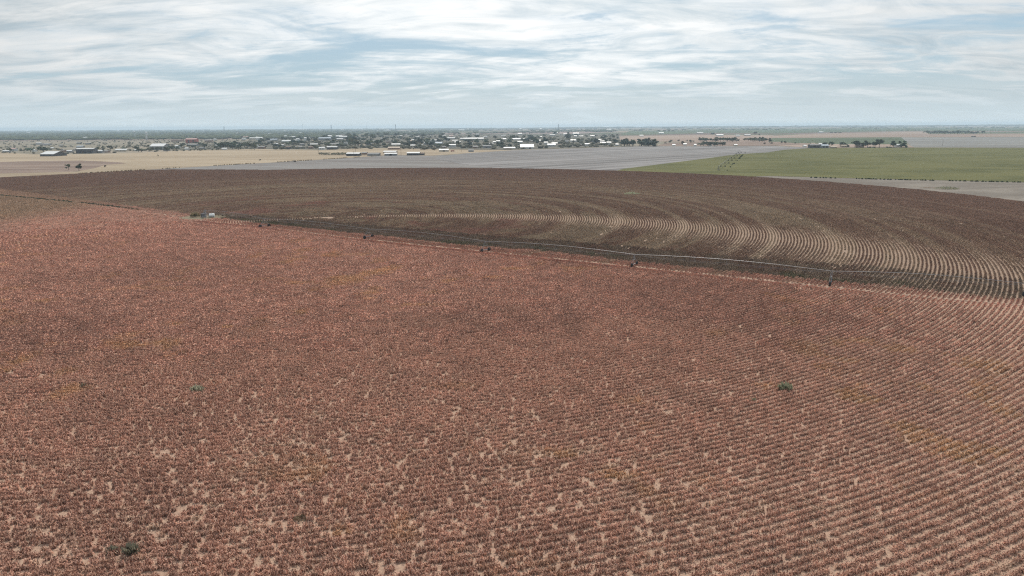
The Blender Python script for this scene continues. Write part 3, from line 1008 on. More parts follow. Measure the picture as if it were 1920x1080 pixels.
weed(370, 735, 25, 15, 'grey green weed clump alone in the left of the near crop')
weed(157, 727, 13, 9, 'small dull weed clump left of the grey green one in the crop')
weed(247, 1041, 26, 27, 'bright green weed clump, biggest one close to the camera')
weed(213, 1039, 22, 18, 'smaller pale weed clump touching the bright green clump')
weed(1472, 732, 24, 17, 'round green weed clump among the curved rows on the right')
weed(1410, 752, 16, 8, 'faint low weed beside the round green clump on the right', n=70)
weed(348, 506, 10, 5, 'tiny dark weed below the white tank in the crop', n=60)
weed(562, 976, 22, 14, 'dull flat weed in the nearest part of the crop', M_DRYWEED, n=70)
weed(1185, 365, 30, 6, 'pale green weed patch in the far half of the round field', name='weed_patch', n=260)
weed(1775, 355, 42, 6, 'green weed patch on the grey pink strip', name='weed_patch', n=300)
weed(1740, 353, 30, 3, 'thin dry weed patch left of the green patch on the strip', M_DRYWEED, name='weed_patch', n=120)
weed(366, 407, 17, 10, 'tan dry bush beside the engine on the pivot pad', M_DRYWEED, name='dry_bush', n=200, cat='bush')
weed(520, 490, 8, 3, 'small straw tuft in the crop below the pipe', M_DRYWEED, n=40)


def low_growth(name, line, mat, label, step, h, w, seed, gap=.4):
    """ragged weeds along a line, too many to count"""
    rr = random.Random(seed)
    mb = MB()
    for (x0, y0), (x1, y1) in zip(line, line[1:]):
        L = math.hypot(x1 - x0, y1 - y0)
        t = 0
        while t < L:
            t += step * rr.uniform(.3, 1.7)
            if vnoise(np.array([(x0 + t) / 18.0]), np.array([y0 / 18.0]), seed)[0] < gap: continue
            p = Vector((x0 + (x1 - x0) * t / L + rr.gauss(0, w * .3), y0 + (y1 - y0) * t / L + rr.gauss(0, w * .3), 0))
            for k in range(5):
                a = rr.uniform(0, 6.28)
                ww, hh = w * rr.uniform(.3, .7), h * rr.uniform(.5, 1.2)
                d = Vector((math.cos(a), math.sin(a), 0)) * ww
                mb.face(p - d, p - d * .4 + Vector((0, 0, hh * .8)), p + d * .2 + Vector((rr.gauss(0, .2), rr.gauss(0, .2), hh)), p + d)
    return tag(mb.build(name, mat), label, 'weeds', kind='stuff')


low_growth('fence_row_weeds', TAN_EDGE[2:8], M_DRYWEED, 'ragged dark weeds along the edge of the dry grass', 1.6, 1.0, 1.6, 4, .45)
low_growth('field_edge_weeds', G((1440, 331.5), (1600, 335.5), (1750, 339), (1920, 342.5), (2100, 350)), LEAF_M['olive'], 'broken line of weeds along the front edge of the green field', 1.5, .9, 1.5, 8, .42)
low_growth('ditch_weeds', TRACK[:2] + G((260, 394)), LEAF_M['dark'], 'dark weeds along the ditch left of the pivot pad', .7, .8, .9, 12, .2)


# ------------------------------------------------------------------ buildings
def building(px, by, wpx, hpx, wall, roof, label, group=None, name='house', cat=None, rz=None, pitch=.32, depth=None, doors=0, windows=0, flat=False, lean=0):
    s = px_size(px, by)
    x, y = ground_at(px, by)
    W = wpx * s
    D = depth or min(max(7.5, W * .62), 16)
    Hw = max(2.3, hpx * s - D * .5 * pitch * .5)
    rr = random.Random(int(px * 31 + by * 7))
    rz = rr.uniform(-.10, .10) if rz is None else rz
    root = empty(name, (x, y + D / 2, 0), rz)
    tag(root, label, cat or name.replace('_', ' '), group)
    rise = 0.25 if flat else D * .5 * pitch
    w = MB()
    X, Y = W / 2, D / 2
    w.face((-X, -Y, -.1), (X, -Y, -.1), (X, -Y, Hw), (-X, -Y, Hw))
    w.face((X, Y, -.1), (-X, Y, -.1), (-X, Y, Hw), (X, Y, Hw))
    w.face((X, -Y, -.1), (X, Y, -.1), (X, Y, Hw), (X, 0, Hw + rise - .06), (X, -Y, Hw))
    w.face((-X, Y, -.1), (-X, -Y, -.1), (-X, -Y, Hw), (-X, 0, Hw + rise - .06), (-X, Y, Hw))
    w.build('wall', WALLS[wall], root)
    r = MB()
    e, th = .35, .12
    k = rise / Y
    prof = [(-Y - e, Hw - k * e), (0, Hw + rise), (Y + e, Hw - k * e), (Y + e, Hw - k * e + th), (0, Hw + rise + th), (-Y - e, Hw - k * e + th)]
    for (a, b), (c, d) in zip(prof, prof[1:] + prof[:1]):
        r.face((-X - e, a, b), (X + e, a, b), (X + e, c, d), (-X - e, c, d))
    r.face(*[(-X - e, a, b) for a, b in (prof[0], prof[1], prof[4], prof[5])])
    r.face(*[(-X - e, a, b) for a, b in (prof[1], prof[2], prof[3], prof[4])])
    r.face(*[(X + e, a, b) for a, b in (prof[5], prof[4], prof[1], prof[0])])
    r.face(*[(X + e, a, b) for a, b in (prof[4], prof[3], prof[2], prof[1])])
    ro = r.build('roof', ROOFS[roof], root)
    if not flat and rr.random() < .35 and name == 'house':
        c = MB()
        c.box(X * rr.uniform(-.5, .5), Y * .35, Hw + rise + .2, .7, .7, 1.3)
        c.build('chimney', WALLS['brick'], ro)
    for i in range(doors):
        d = MB()
        dx = (i + .5 - doors / 2) * W / (doors + .4)
        d.box(dx, -Y - .02, Hw * .42, min(3.6, W * .2), .1, Hw * .82)
        d.build('door', M_DOOR, root)
    for i in range(windows):
        d = MB()
        dx = (i + .5 - windows / 2) * W / (windows + .3)
        if doors and abs(dx) < 2: continue
        d.box(dx, -Y - .02, Hw * .55, 1.3, .1, 1.1)
        d.build('window', M_GLASS, root)
    return root


B = building
# left, by the dry grass
B(90, 293.2, 28, 6.5, 'dark', 'white', 'bright white roofed barn alone on the edge of the dry grass', name='barn', pitch=.28, depth=26, rz=-.12, doors=2)
B(158, 287.8, 31, 9, 'dark', 'pale', 'long dark building with a thin pale roof behind the dry grass', name='barn', pitch=.16, doors=3)
B(149, 277, 12, 3, 'grey', 'blue', 'bluish roof peeking over the long dark building', name='shed')
B(24, 283.5, 10, 5, 'white', 'pink', 'little white house with a faded red roof among left trees', windows=2)
B(10, 286, 11, 3.5, 'grey', 'pale', 'low pale shed left of the little red roofed house', name='shed')
B(62, 284.5, 5, 4, 'white', 'pale', 'tiny white house between the two dark trees near the barn')
B(117, 285.5, 6, 4, 'brick', 'grey', 'small grey roofed house right of the white barn', windows=1)
B(129, 286.3, 9, 4, 'grey', 'pale', 'small pale roofed house left of the long dark building', windows=2)
B(140, 283.5, 6, 4, 'cream', 'grey', 'little cream house half behind the long dark building')
B(185, 287, 12, 4.5, 'grey', 'white', 'white roofed house just right of the long dark building', windows=2)
B(198, 286.3, 9, 3, 'brick', 'grey', 'low grey house on the dry grass edge left of the long white roof')
B(226, 284.3, 21, 4, 'cream', 'pale', 'long low pale building on the dry grass edge under dark trees', windows=3)
B(255, 283.7, 6, 3, 'white', 'white', 'tiny white house in the trees left of the long pale shed')
B(72, 271, 10, 3, 'grey', 'pale', 'far low shed on the open ground beyond the white barn', name='shed')
B(84, 272.5, 15, 2.6, 'grey', 'grey', 'long low grey shed on the open ground beyond the barn', name='shed')
B(114, 275, 6, 3, 'cream', 'grey', 'lone cream house on the open ground above the barn')
B(97, 280, 5, 3, 'cream', 'white', 'lone white roofed house on the open ground just above the barn')
B(147, 269.5, 7, 2.2, 'dark', 'grey', 'left one of two dark sheds far out on the open ground', name='shed')
B(164, 271, 8, 2.6, 'dark', 'grey', 'right one of two dark sheds far out on the open ground', name='shed')
# middle left
B(294, 281, 26, 9, 'grey', 'white', 'long grey shed with a large white roof at the town edge', name='warehouse', pitch=.34, depth=26, doors=3)
B(311, 283, 10, 4, 'grey', 'white', 'small white roofed house below the large grey shed', windows=2)
B(331, 265.5, 20, 3.2, 'brick', 'brown', 'long low brown building left of the red one', name='warehouse')
B(358, 268.5, 20, 8, 'red', 'pink', 'red building with a faded pink roof beyond the trees', name='warehouse', doors=2, pitch=.3)
B(360, 274, 18, 3.5, 'grey', 'grey', 'grey house in front of the red building')
B(332, 278, 7, 5, 'white', 'white', 'small bright house left of the dense grove', windows=1)
B(349, 281, 6, 3.5, 'white', 'white', 'tiny white house near the dry grass below the red building')
B(377, 280, 8, 3.5, 'grey', 'grey', 'little grey house left of the dense grove')
B(390, 266, 13, 3.6, 'brick', 'grey', 'grey roofed building just right of the red one')
B(403, 263.5, 5, 3, 'white', 'white', 'far white house up right of the red building')
B(406, 277, 5, 5, 'white', 'white', 'small white house tucked into the left side of the grove')
B(420, 281, 9, 3, 'white', 'white', 'white trailer in front of the dense grove', name='trailer_home')
B(457, 263, 7, 4, 'white', 'white', 'white house above the dense grove, left one of two', windows=1)
B(473, 262, 11, 3.6, 'cream', 'white', 'white roofed house above the dense grove, right one of two', windows=2)
B(460, 259, 9, 2.6, 'brick', 'pink', 'far house with a pinkish roof above the dense grove')
B(467, 272.5, 4, 3, 'white', 'white', 'white gable showing inside the dense grove')
B(479, 277.5, 8, 5, 'white', 'white', 'white house at the right end of the dense grove', windows=1)
# the town, left half
TOWN = [(485, 262, 13, 4, 'white', 'white'), (483, 258.5, 6, 3, 'grey', 'white'), (497, 258.5, 5, 3.5, 'white', 'white'), (513, 264.5, 13, 3.5, 'grey', 'blue'),
        (518, 273, 6, 4, 'white', 'white'), (526, 275.5, 11, 4, 'grey', 'pale'), (536, 268, 16, 4.5, 'white', 'white'), (535, 259.5, 5, 5, 'white', 'white'),
        (548, 260, 10, 4, 'white', 'white'), (553, 268.5, 6, 6, 'white', 'white'), (558, 265, 6, 5, 'white', 'white'), (575, 264, 10, 6, 'white', 'white'), (578, 262.5, 7, 3, 'cream', 'white'),
        (590, 266, 9, 3, 'brick', 'tan'), (596, 256, 8, 2.6, 'cream', 'white'), (609, 263, 24, 4.5, 'grey', 'blue'), (615, 258, 13, 3.6, 'white', 'white'), (635, 258, 11, 3.4, 'white', 'white'),
        (643, 260, 15, 4.4, 'grey', 'white'), (637, 263, 12, 3, 'grey', 'pale'), (588, 274, 14, 4, 'tan', 'pale'), (628, 274.5, 24, 5, 'brick', 'grey'), (490, 279, 12, 4, 'brick', 'grey'),
        (540, 279.3, 9, 4, 'dark', 'brown'), (560, 279, 13, 4, 'tan', 'grey'), (582, 279.3, 8, 4, 'brick', 'brown'), (505, 268, 8, 4, 'grey', 'grey'), (566, 273, 8, 3.4, 'grey', 'grey')]
TOWN2 = [(664, 262.5, 8, 6, 'tan', 'pink'), (679, 276, 12, 4, 'cream', 'tan'), (692, 273, 10, 4, 'grey', 'grey'), (648, 271.5, 6, 5, 'white', 'grey'), (702, 268, 8, 4, 'cream', 'grey'),
         (718, 262, 8, 3, 'grey', 'pale'), (742, 275, 16, 5, 'cream', 'white'), (774, 277, 9, 5, 'cream', 'white'), (765, 275, 5, 3.4, 'grey', 'white'), (773, 269, 9, 5, 'tan', 'tan'), (774, 265, 5, 3, 'white', 'white'),
         (752, 258, 5, 4, 'tan', 'white'), (789, 275, 6, 3, 'brick', 'white'), (804, 268, 12, 5, 'white', 'white'), (812, 271.5, 34, 4, 'grey', 'blue'), (820, 266, 12, 3.6, 'grey', 'pale'), (832, 278.5, 7, 4, 'brick', 'grey'),
         (848, 277, 13, 6, 'white', 'white'), (853, 266, 10, 3, 'cream', 'white'), (858, 270.5, 11, 4.5, 'tan', 'white'), (845, 261, 16, 2.8, 'grey', 'pale'), (846, 257.5, 8, 3, 'tan', 'pink'), (868, 262.5, 10, 3, 'grey', 'white'),
         (888, 262.5, 38, 3.4, 'grey', 'white'), (882, 272, 7, 4, 'cream', 'pale'), (891, 278.5, 9, 4, 'brick', 'grey'), (913, 278, 16, 5, 'grey', 'grey'), (934, 268, 7, 4, 'white', 'white'), (927, 269, 5, 3.4, 'grey', 'white'),
         (921, 272, 8, 3.5, 'grey', 'pale'), (950, 263, 20, 3, 'cream', 'white'), (944, 256, 8, 2.4, 'grey', 'pale'), (910, 258, 7, 2.4, 'grey', 'pale'), (833, 257, 6, 3, 'white', 'pale'), (783, 259, 7, 2.6, 'grey', 'pale'), (728, 268, 9, 3.4, 'brick', 'grey')]
TOWN3 = [(972, 263, 23, 3, 'grey', 'white'), (975, 269, 9, 4, 'white', 'white'), (1004, 267, 20, 4, 'tan', 'pale'), (1024, 271.5, 7, 5, 'white', 'white'), (1040, 272, 11, 4, 'cream', 'white'), (1034, 275, 15, 4.6, 'white', 'white'),
         (1063, 268, 6, 5, 'white', 'grey'), (1076, 266, 12, 3.6, 'white', 'white'), (1041, 251.5, 9, 3.4, 'white', 'white'), (1060, 254, 7, 3, 'white', 'white'), (1080, 253, 11, 3.4, 'white', 'white'), (1079, 257.5, 5, 3, 'white', 'white'),
         (1090, 257.5, 7, 2.6, 'cream', 'white'), (975, 252.5, 8, 2.2, 'grey', 'white'), (1123, 264.5, 9, 3.2, 'cream', 'white'), (1131, 271.5, 10, 4, 'white', 'white'), (1142, 271.5, 8, 5, 'white', 'white'), (1129, 267, 9, 2.6, 'grey', 'white'),
         (1101, 273.5, 8, 4, 'white', 'white'), (1157, 273.5, 5, 3.4, 'white', 'white'), (1111, 257, 8, 2.4, 'grey', 'white'), (1012, 258.5, 8, 2.4, 'grey', 'white'), (1036, 255, 10, 2.4, 'grey', 'pale'), (990, 275, 7, 3, 'brick', 'brown'),
         (1052, 275, 9, 4, 'brick', 'brown'), (1083, 274.5, 14, 3.6, 'brick', 'grey'), (1114, 267, 8, 3, 'grey', 'grey')]
RTXT = dict(white='white', pale='pale grey', grey='grey', brown='brown', pink='pinkish', blue='bluish', tan='tan')
for lst, place in ((TOWN, 'in the left half of town'), (TOWN2, 'in the middle of town'), (TOWN3, 'in the right half of town')):
    for px, by, w, h, wl, rf in lst:
        size = 'long' if w > 14 else ('small' if w < 9 else 'low')
        lab = f'{size} house with {RTXT[rf]} roof and {wl if wl != "brick" else "brown"} walls {place}'
        if w > 14: lab = lab.replace('house', 'building')
        B(px, by, w, h, wl, rf, lab, f'{RTXT[rf]} roofed {size} {wl} buildings {place}', name='warehouse' if w > 14 else 'house', cat='building' if w > 14 else 'house', windows=2 if by > 268 else 0)
# edge of town, standing free
B(603, 281, 11, 4.6, 'white', 'white', 'bright white cottage on the dry ground at the town edge', windows=2)
B(622, 280.5, 19, 5.5, 'dark', 'pale', 'dark shed with pale roof right of the bright white cottage', name='shed', doors=1)
B(662, 292.5, 25, 5.2, 'dark', 'white', 'leftmost roadside shed, dark walls under a white roof', name='shed', doors=2, pitch=.25)
B(683, 290, 9, 4, 'brick', 'grey', 'small grey shed between the first two roadside sheds', name='shed')
B(700, 292.3, 22, 4.5, 'grey', 'grey', 'low grey roadside shed without bright roof', name='shed')
B(731, 287.5, 24, 3.6, 'tan', 'white', 'rear one of two stacked looking white roofs by the road', name='shed', pitch=.22)
B(732, 292, 23, 4.4, 'grey', 'white', 'front one of two stacked looking white roofs by the road', name='shed', pitch=.22, doors=1)
B(775, 291.3, 24, 5, 'dark', 'white', 'dark roadside shed with white roof nearest the grey fields', name='shed', pitch=.25, doors=2)
B(791, 291, 8, 2.6, 'dark', 'brown', 'low dark lean-to at the right end of the roadside shed', name='shed')
B(738, 280.3, 22, 4, 'brick', 'tan', 'brown low building behind the two stacked looking roofs', name='shed')
B(832, 284.5, 18, 4.2, 'cream', 'white', 'lone cream building on bare ground left of the red truck', name='shed', doors=1)
B(883, 284.8, 10, 3, 'grey', 'grey', 'lone low grey shed on the rim of the grey field', name='shed')
B(952, 280.5, 15, 3.8, 'tan', 'white', 'long white roof right on the rim of the grey field', name='shed')
B(988, 279.3, 25, 6, 'white', 'white', 'brightest wide white building on the rim of the grey field', name='warehouse', pitch=.4, depth=22, doors=2)
B(963, 279.5, 6, 3, 'white', 'white', 'small white building left of the brightest wide one', name='shed')
# right of town
B(1264, 274, 5, 3, 'white', 'white', 'little white hut right of the dense dark tree row', name='hut')
B(1285, 273, 6, 3.4, 'white', 'white', 'white hut in the gap between tree rows', name='hut')
B(1304, 274.3, 4, 3.4, 'white', 'white', 'small white hut left of the short dark tree row', name='hut')
B(1333, 273.5, 4, 4, 'white', 'white', 'white gable inside the short dark tree row', name='hut')
B(1380, 274, 6, 2.6, 'cream', 'white', 'low white shed right of the short dark tree row', name='shed')
B(1203, 256, 7, 2.6, 'white', 'white', 'hazy white building beyond the dense dark row', name='shed')
B(1240, 251, 9, 2.2, 'white', 'white', 'hazy long white roof under the far tree clump', name='shed')
B(1350, 255.5, 13, 3, 'white', 'white', 'far long white roof in pale fields above the olive row', name='warehouse')
B(1313, 250.3, 12, 1.8, 'grey', 'pale', 'faint grey roof far behind the pale fields', name='warehouse')
B(1384, 256, 7, 2.6, 'white', 'white', 'hazy white house above the olive tree row')
B(1402, 254.5, 11, 2.2, 'grey', 'pale', 'hazy grey long house left of the hazy dark tree')
B(1510, 276, 5, 3.4, 'white', 'white', 'small white hut at the left end of the farm', name='hut')
B(1528, 277.5, 18, 6, 'dark', 'grey', 'dark barn at the left end of the farm', name='barn', pitch=.3, doors=1)
B(1525, 271.5, 7, 2.5, 'cream', 'tan', 'tan roof showing above the dark farm barn', name='shed')
B(1547, 277.6, 14, 5.5, 'grey', 'blue', 'pale bluish farm shed right of the dark barn', name='shed', pitch=.5, doors=2)
B(1540, 272.5, 8, 3.4, 'white', 'white', 'white roofed building behind the pale bluish farm shed', name='shed')
B(1564, 278, 11, 2.6, 'tan', 'tan', 'low tan shed in front of the farm trees', name='shed')
B(1583, 276.4, 10, 4, 'tan', 'tan', 'small tan farmhouse under the spreading tree', windows=2)
B(1614, 277, 12, 5, 'brick', 'grey', 'brownish house hidden behind the large farm tree', windows=2)
B(1686, 276, 11, 4.6, 'white', 'white', 'white roofed farm building under trees at the right end', name='shed')
B(1540, 249.5, 8, 2.4, 'white', 'white', 'far white barn alone in the hazy fields above the farm', name='barn')
B(1827, 257, 6, 1.6, 'dark', 'brown', 'tiny dark shed in the far field below the hazy belt', name='shed')
# pale roofs in the hazy distance
for px, by, w in ((22, 247.5, 14), (45, 247.3, 22), (108, 247, 9), (124, 247, 8), (140, 246.8, 8), (160, 246.6, 9), (159, 259.5, 9), (139, 260.5, 6), (53, 250.5, 6), (221, 247.3, 5), (361, 247.6, 4), (382, 247.5, 3), (304, 246.3, 7),
                  (534, 246.5, 4), (568, 244.4, 14), (600, 245.6, 4), (642, 244.6, 6), (676, 243.9, 7), (725, 246, 9), (715, 243.6, 9), (444, 251.5, 4), (468, 243.8, 4), (505, 252, 5), (563, 250.8, 4), (865, 245.6, 12), (782, 246.3, 3),
                  (877, 243.8, 4), (1014, 243.2, 4), (976, 243, 4), (1137, 240.2, 11), (1120, 239.2, 8), (1142, 244.4, 8), (1285, 238.6, 6), (1375, 237.2, 8), (895, 253.4, 5), (700, 257, 6)):
    zone = 'beyond the dry grass on the left' if px < 320 else ('behind the town' if px < 800 else 'beyond the right half of town')
    B(px, by, w, 2.2, 'white', 'white', f'faint pale roof in the hazy woods {zone}', f'faint pale roofs in the haze {zone}', name='warehouse', cat='building')


# ------------------------------------------------------------------ towers, masts, poles
def water_tower(px, by, top_z, tank_w, label, mat, shape='ball'):
    x, y = ground_at(px, by)
    root = empty('water_tower', (x, y, 0))
    tag(root, label, 'water tower')
    hz = tank_w * (.42 if shape == 'ball' else .75)
    t = MB()
    prof = [(0.05, top_z), (.55, top_z - hz * .12), (.92, top_z - hz * .35), (1, top_z - hz * .55), (.85, top_z - hz * .8), (.25, top_z - hz)]
    n = 14
    rings = []
    for r, z in prof:
        rings.append([(tank_w / 2 * r * math.cos(6.2832 * k / n), tank_w / 2 * r * math.sin(6.2832 * k / n), z) for k in range(n)])
    for a, b in zip(rings, rings[1:]):
        for k in range(n):
            j = (k + 1) % n
            t.face(b[k], b[j], a[j], a[k])
    t.face(*rings[0])
    t.face(*rings[-1][::-1])
    t.build('tank', mat, root)
    p = MB()
    p.tube([(0, 0, -.2), (0, 0, top_z - hz * .97)], tank_w * .11, 8)
    p.build('riser', mat, root)
    for k in range(6):
        l = MB()
        a = 6.2832 * k / 6
        l.tube([(tank_w * .52 * math.cos(a), tank_w * .52 * math.sin(a), -.2), (tank_w * .44 * math.cos(a), tank_w * .44 * math.sin(a), top_z - hz * .6)], tank_w * .03, 5)
        l.build('leg', mat, root)
    return root


water_tower(421, 248.5, 50, 12, 'water tower on the skyline left of the dark one', M_STEELD)
water_tower(621.5, 248, 55, 9, 'dark water tower standing highest on the skyline above town', M_STEELD)
water_tower(742, 248, 57, 7, 'slim tower on the skyline above the roadside sheds', M_STEELD, 'tall')
water_tower(1047, 245, 55, 10, 'faint water tower on the skyline above the right half of town', M_STEELD)
water_tower(275.5, 262, 27, 8, 'white water tower in front of the hazy woods on the left', M_PALE)
water_tower(253, 258, 27, 8, 'paler white water tower left of the nearer one', M_PALE)


def mast(px, by, h, label):
    x, y = ground_at(px, by)
    root = empty('radio_mast', (x, y, 0))
    tag(root, label, 'mast')
    m = MB()
    m.tube([(0, 0, -.2), (0, 0, h)], .55, 4, .35)
    m.build('shaft', M_STEELD, root)
    c = MB()
    for z in (h * .55, h * .8, h * .95):
        c.box(0, 0, z, 3.2, .5, .6)
    c.build('antenna', M_STEELD, root)


mast(147, 249, 80, 'thin faint radio mast on the left skyline')
mast(568, 248.5, 66, 'thin radio mast left of the dark water tower')
mast(902, 248, 64, 'thin faint radio mast right of the slim skyline tower')
mast(688, 248, 52, 'very faint short mast between dark tower and slim tower')


def pole(px, by, h, label, group=None):
    x, y = ground_at(px, by)
    root = empty('utility_pole', (x, y, 0), .3)
    tag(root, label, 'utility pole', group)
    m = MB()
    m.tube([(0, 0, -.2), (0, 0, h)], .22, 6, .15)
    m.build('post', M_WOOD, root)
    c = MB()
    c.box(0, .2, h - .7, 2.6, .16, .18)
    ca = c.build('crossarm', M_WOOD, root)
    for k in (-1.1, 0, 1.1):
        i = MB()
        i.tube([(k, .2, h - .61), (k, .2, h - .3)], .07, 6)
        i.build('insulator', M_STEELD, ca)
    return root


pole(597, 288.5, 10, 'wooden utility pole on dry grass before the bright white cottage')
pole(667, 286.5, 10, 'wooden utility pole behind the leftmost roadside shed')
pole(664, 297.5, 9, 'wooden utility pole on the grass rim below the leftmost shed')
pole(752, 291, 9, 'wooden utility pole between the white roofs and the dark shed')
pole(815, 283, 9, 'wooden utility pole left of the lone cream building')
pole(866, 285, 9, 'wooden utility pole right of the red truck')
pole(919, 281.5, 9, 'wooden utility pole on the grey field rim before the trees')
pole(1767, 273.5, 11, 'single wooden pole in the far grey field right of the farm')


# ------------------------------------------------------------------ the red truck
def truck(px, by, L, mat, label):
    x, y = ground_at(px, by)
    root = empty('truck', (x, y, 0), .1)
    tag(root, label, 'truck')
    b = MB()
    b.box(-.25 * L, 0, 1.35, L * .62, 2.2, 1.5)
    b.build('cargo_box', mat, root)
    c = MB()
    c.box(.27 * L, 0, 1.1, L * .36, 2.0, 1.0)
    c.box(.22 * L, 0, 1.9, L * .22, 1.9, .62)
    cab = c.build('cab', mat, root)
    g = MB()
    g.box(.22 * L, -.97, 1.9, L * .15, .04, .42)
    g.build('window', M_GLASS, cab)
    for sx in (-.35, .3):
        for sy in (-1, 1):
            w = MB()
            w.tube([(sx * L, sy * .8, .48), (sx * L, sy * 1.08, .48)], .48, 12)
            w.build('wheel', M_RUBBER, root)
    return root


truck(849, 284.5, 6.0, M_REDPAINT, 'small red truck on bare ground right of the cream building')


# ------------------------------------------------------------------ irrigation machines
def pivot_machine(name, pts, zp, label, steel, pipe_r, first_is_pivot=True, rise=.7):
    """pts: feet of the pivot and of each drive tower"""
    root = empty(name, (pts[0][0], pts[0][1], 0))
    tag(root, label, 'irrigation machine')
    ox, oy = pts[0]
    P = [Vector((x - ox, y - oy, 0)) for x, y in pts]
    if first_is_pivot:
        t = MB()
        for sx in (-1, 1):
            for sy in (-1, 1):
                t.tube([(sx * 1.1, sy * 1.1, 0), (sx * .25, sy * .25, zp)], .07, 6)
        for z in (.9, 2.0):
            k = 1.1 - .85 * z / zp
            for a, b in (((-k, -k), (k, -k)), ((k, -k), (k, k)), ((k, k), (-k, k)), ((-k, k), (-k, -k))):
                t.tube([(a[0], a[1], z), (b[0], b[1], z)], .045, 5)
        t.tube([(0, 0, 0), (0, 0, zp + .5)], .12, 8)
        t.build('pivot_tower', steel, root)
    for i, (a, b) in enumerate(zip(P, P[1:])):
        d = (b - a)
        L = d.length
        u = d.normalized()
        side = Vector((-u.y, u.x, 0))
        n = 12
        pipe = [a + u * L * k / n + Vector((0, 0, zp + rise * math.sin(math.pi * k / n))) for k in range(n + 1)]
        m = MB()
        m.tube(pipe, pipe_r, 8)
        sp = m.build('span', steel, root)
        tr = MB()
        low = {}
        for s in (-1, 1):
            low[s] = [a + u * L * k / n + side * s * .95 * math.sin(math.pi * k / n) ** .6 + Vector((0, 0, zp + rise * math.sin(math.pi * k / n) - 1.15 * math.sin(math.pi * k / n) ** .5)) for k in range(n + 1)]
            tr.tube(low[s], .012, 4)
        for k in range(2, n - 1, 2):
            for s in (-1, 1):
                tr.tube([pipe[k], low[s][k]], .014, 4)
            tr.tube([low[-1][k], low[1][k]], .012, 4)
        tr.build('truss', steel, sp)
        # drive tower under the outer end
        dt = MB()
        for s in (-1, 1):
            for e in (-1, 1):
                dt.tube([b + Vector((0, 0, zp - .1)) + u * e * .12, b + side * s * 1.9 + u * e * .25 + Vector((0, 0, .75))], .035, 5)
        dt.tube([b - side * 2.0 + Vector((0, 0, .72)), b + side * 2.0 + Vector((0, 0, .72))], .07, 6)
        dt.tube([b - side * .95 + Vector((0, 0, 2.0)), b + side * .95 + Vector((0, 0, 2.0))], .05, 5)
        dto = dt.build('drive_tower', steel, root)
        for s in (-1, 1):
            w = MB()
            c = b + side * s * 1.9 + Vector((0, 0, .62))
            w.tube([c - u * .17, c + u * .17], .62, 16)
            w.build('wheel', M_RUBBER, dto)
    return root


pivot_machine('center_pivot', ARM, ARM_Z, 'long galvanised irrigation pipe on wheeled towers across the round field', M_STEEL, .042)
g0, g1 = ground_at(1347, 320), ground_at(1387, 286.5)
GP = [(g0[0] + (g1[0] - g0[0]) * k / 7, g0[1] + (g1[1] - g0[1]) * k / 7) for k in range(8)]
pivot_machine('center_pivot', GP, 3.6, 'dull grey irrigation pipe on wheeled towers standing in the green field', M_STEELD, .11)
low_growth('wheel_track_weeds', [(x + 6, y - 4) for x, y in GP], LEAF_M['olive'], 'dark growth along the pipe in the green field', 5.0, .9, 1.5, 31, .42)


def white_tank():
    px, by = 397.5, 407.5
    s = px_size(px, by)
    x, y = ground_at(px, by)
    root = empty('storage_tank', (x, y, .08), .25)
    tag(root, 'white rounded plastic tank on the pivot pad', 'tank')
    R, L = .78, 2.3
    t = MB()
    n = 20
    rings = []
    for fx, fr in ((-1, .35), (-.985, .7), (-.93, .92), (-.82, 1), (.82, 1), (.93, .92), (.985, .7), (1, .35)):
        rings.append([(fx * L / 2, R * fr * math.cos(6.2832 * k / n), R * 1.05 + R * fr * math.sin(6.2832 * k / n)) for k in range(n)])
    for a, b in zip(rings, rings[1:]):
        for k in range(n):
            j = (k + 1) % n
            t.face(a[k], b[k], b[j], a[j])
    t.face(*rings[0][::-1])
    t.face(*rings[-1])
    t.build('vessel', M_POLY, root, smooth=False)
    l = MB()
    l.tube([(.1, 0, R * 2.02), (.1, 0, R * 2.02 + .16)], .24, 14)
    l.build('lid', M_POLY, root)
    for q in (-.6, .6):
        c = MB()
        c.box(q, 0, .12, .14, 1.3, .36)
        c.build('cradle', M_STEELD, root)
    v = MB()
    v.tube([(L / 2 - .25, -.5, .28), (L / 2 - .25, -.95, .22)], .07, 8)
    v.build('valve', M_STEELD, root)


def engine():
    x, y = ground_at(381.5, 407.5)
    root = empty('pump_engine', (x, y, .08), -.2)
    tag(root, 'grey engine box with exhaust on the pivot pad left of the white tank', 'engine')
    b = MB()
    b.box(0, 0, .95, 1.8, .95, 1.05)
    b.box(-.05, 0, 1.55, 1.2, .8, .18)
    body = b.build('housing', M_ENG, root)
    g = MB()
    for k in range(6):
        g.box(-.5 + k * .2, -.495, .95, .1, .04, .7)
    g.build('grille', M_DOOR, body)
    f = MB()
    for s in (-1, 1):
        f.box(0, s * .4, .2, 2.2, .12, .4)
    f.build('skid', M_STEELD, root)
    e = MB()
    e.tube([(.5, .1, 1.6), (.5, .1, 2.3), (.62, .1, 2.45)], .06, 8)
    e.build('exhaust', M_STEELD, root)


white_tank()
engine()


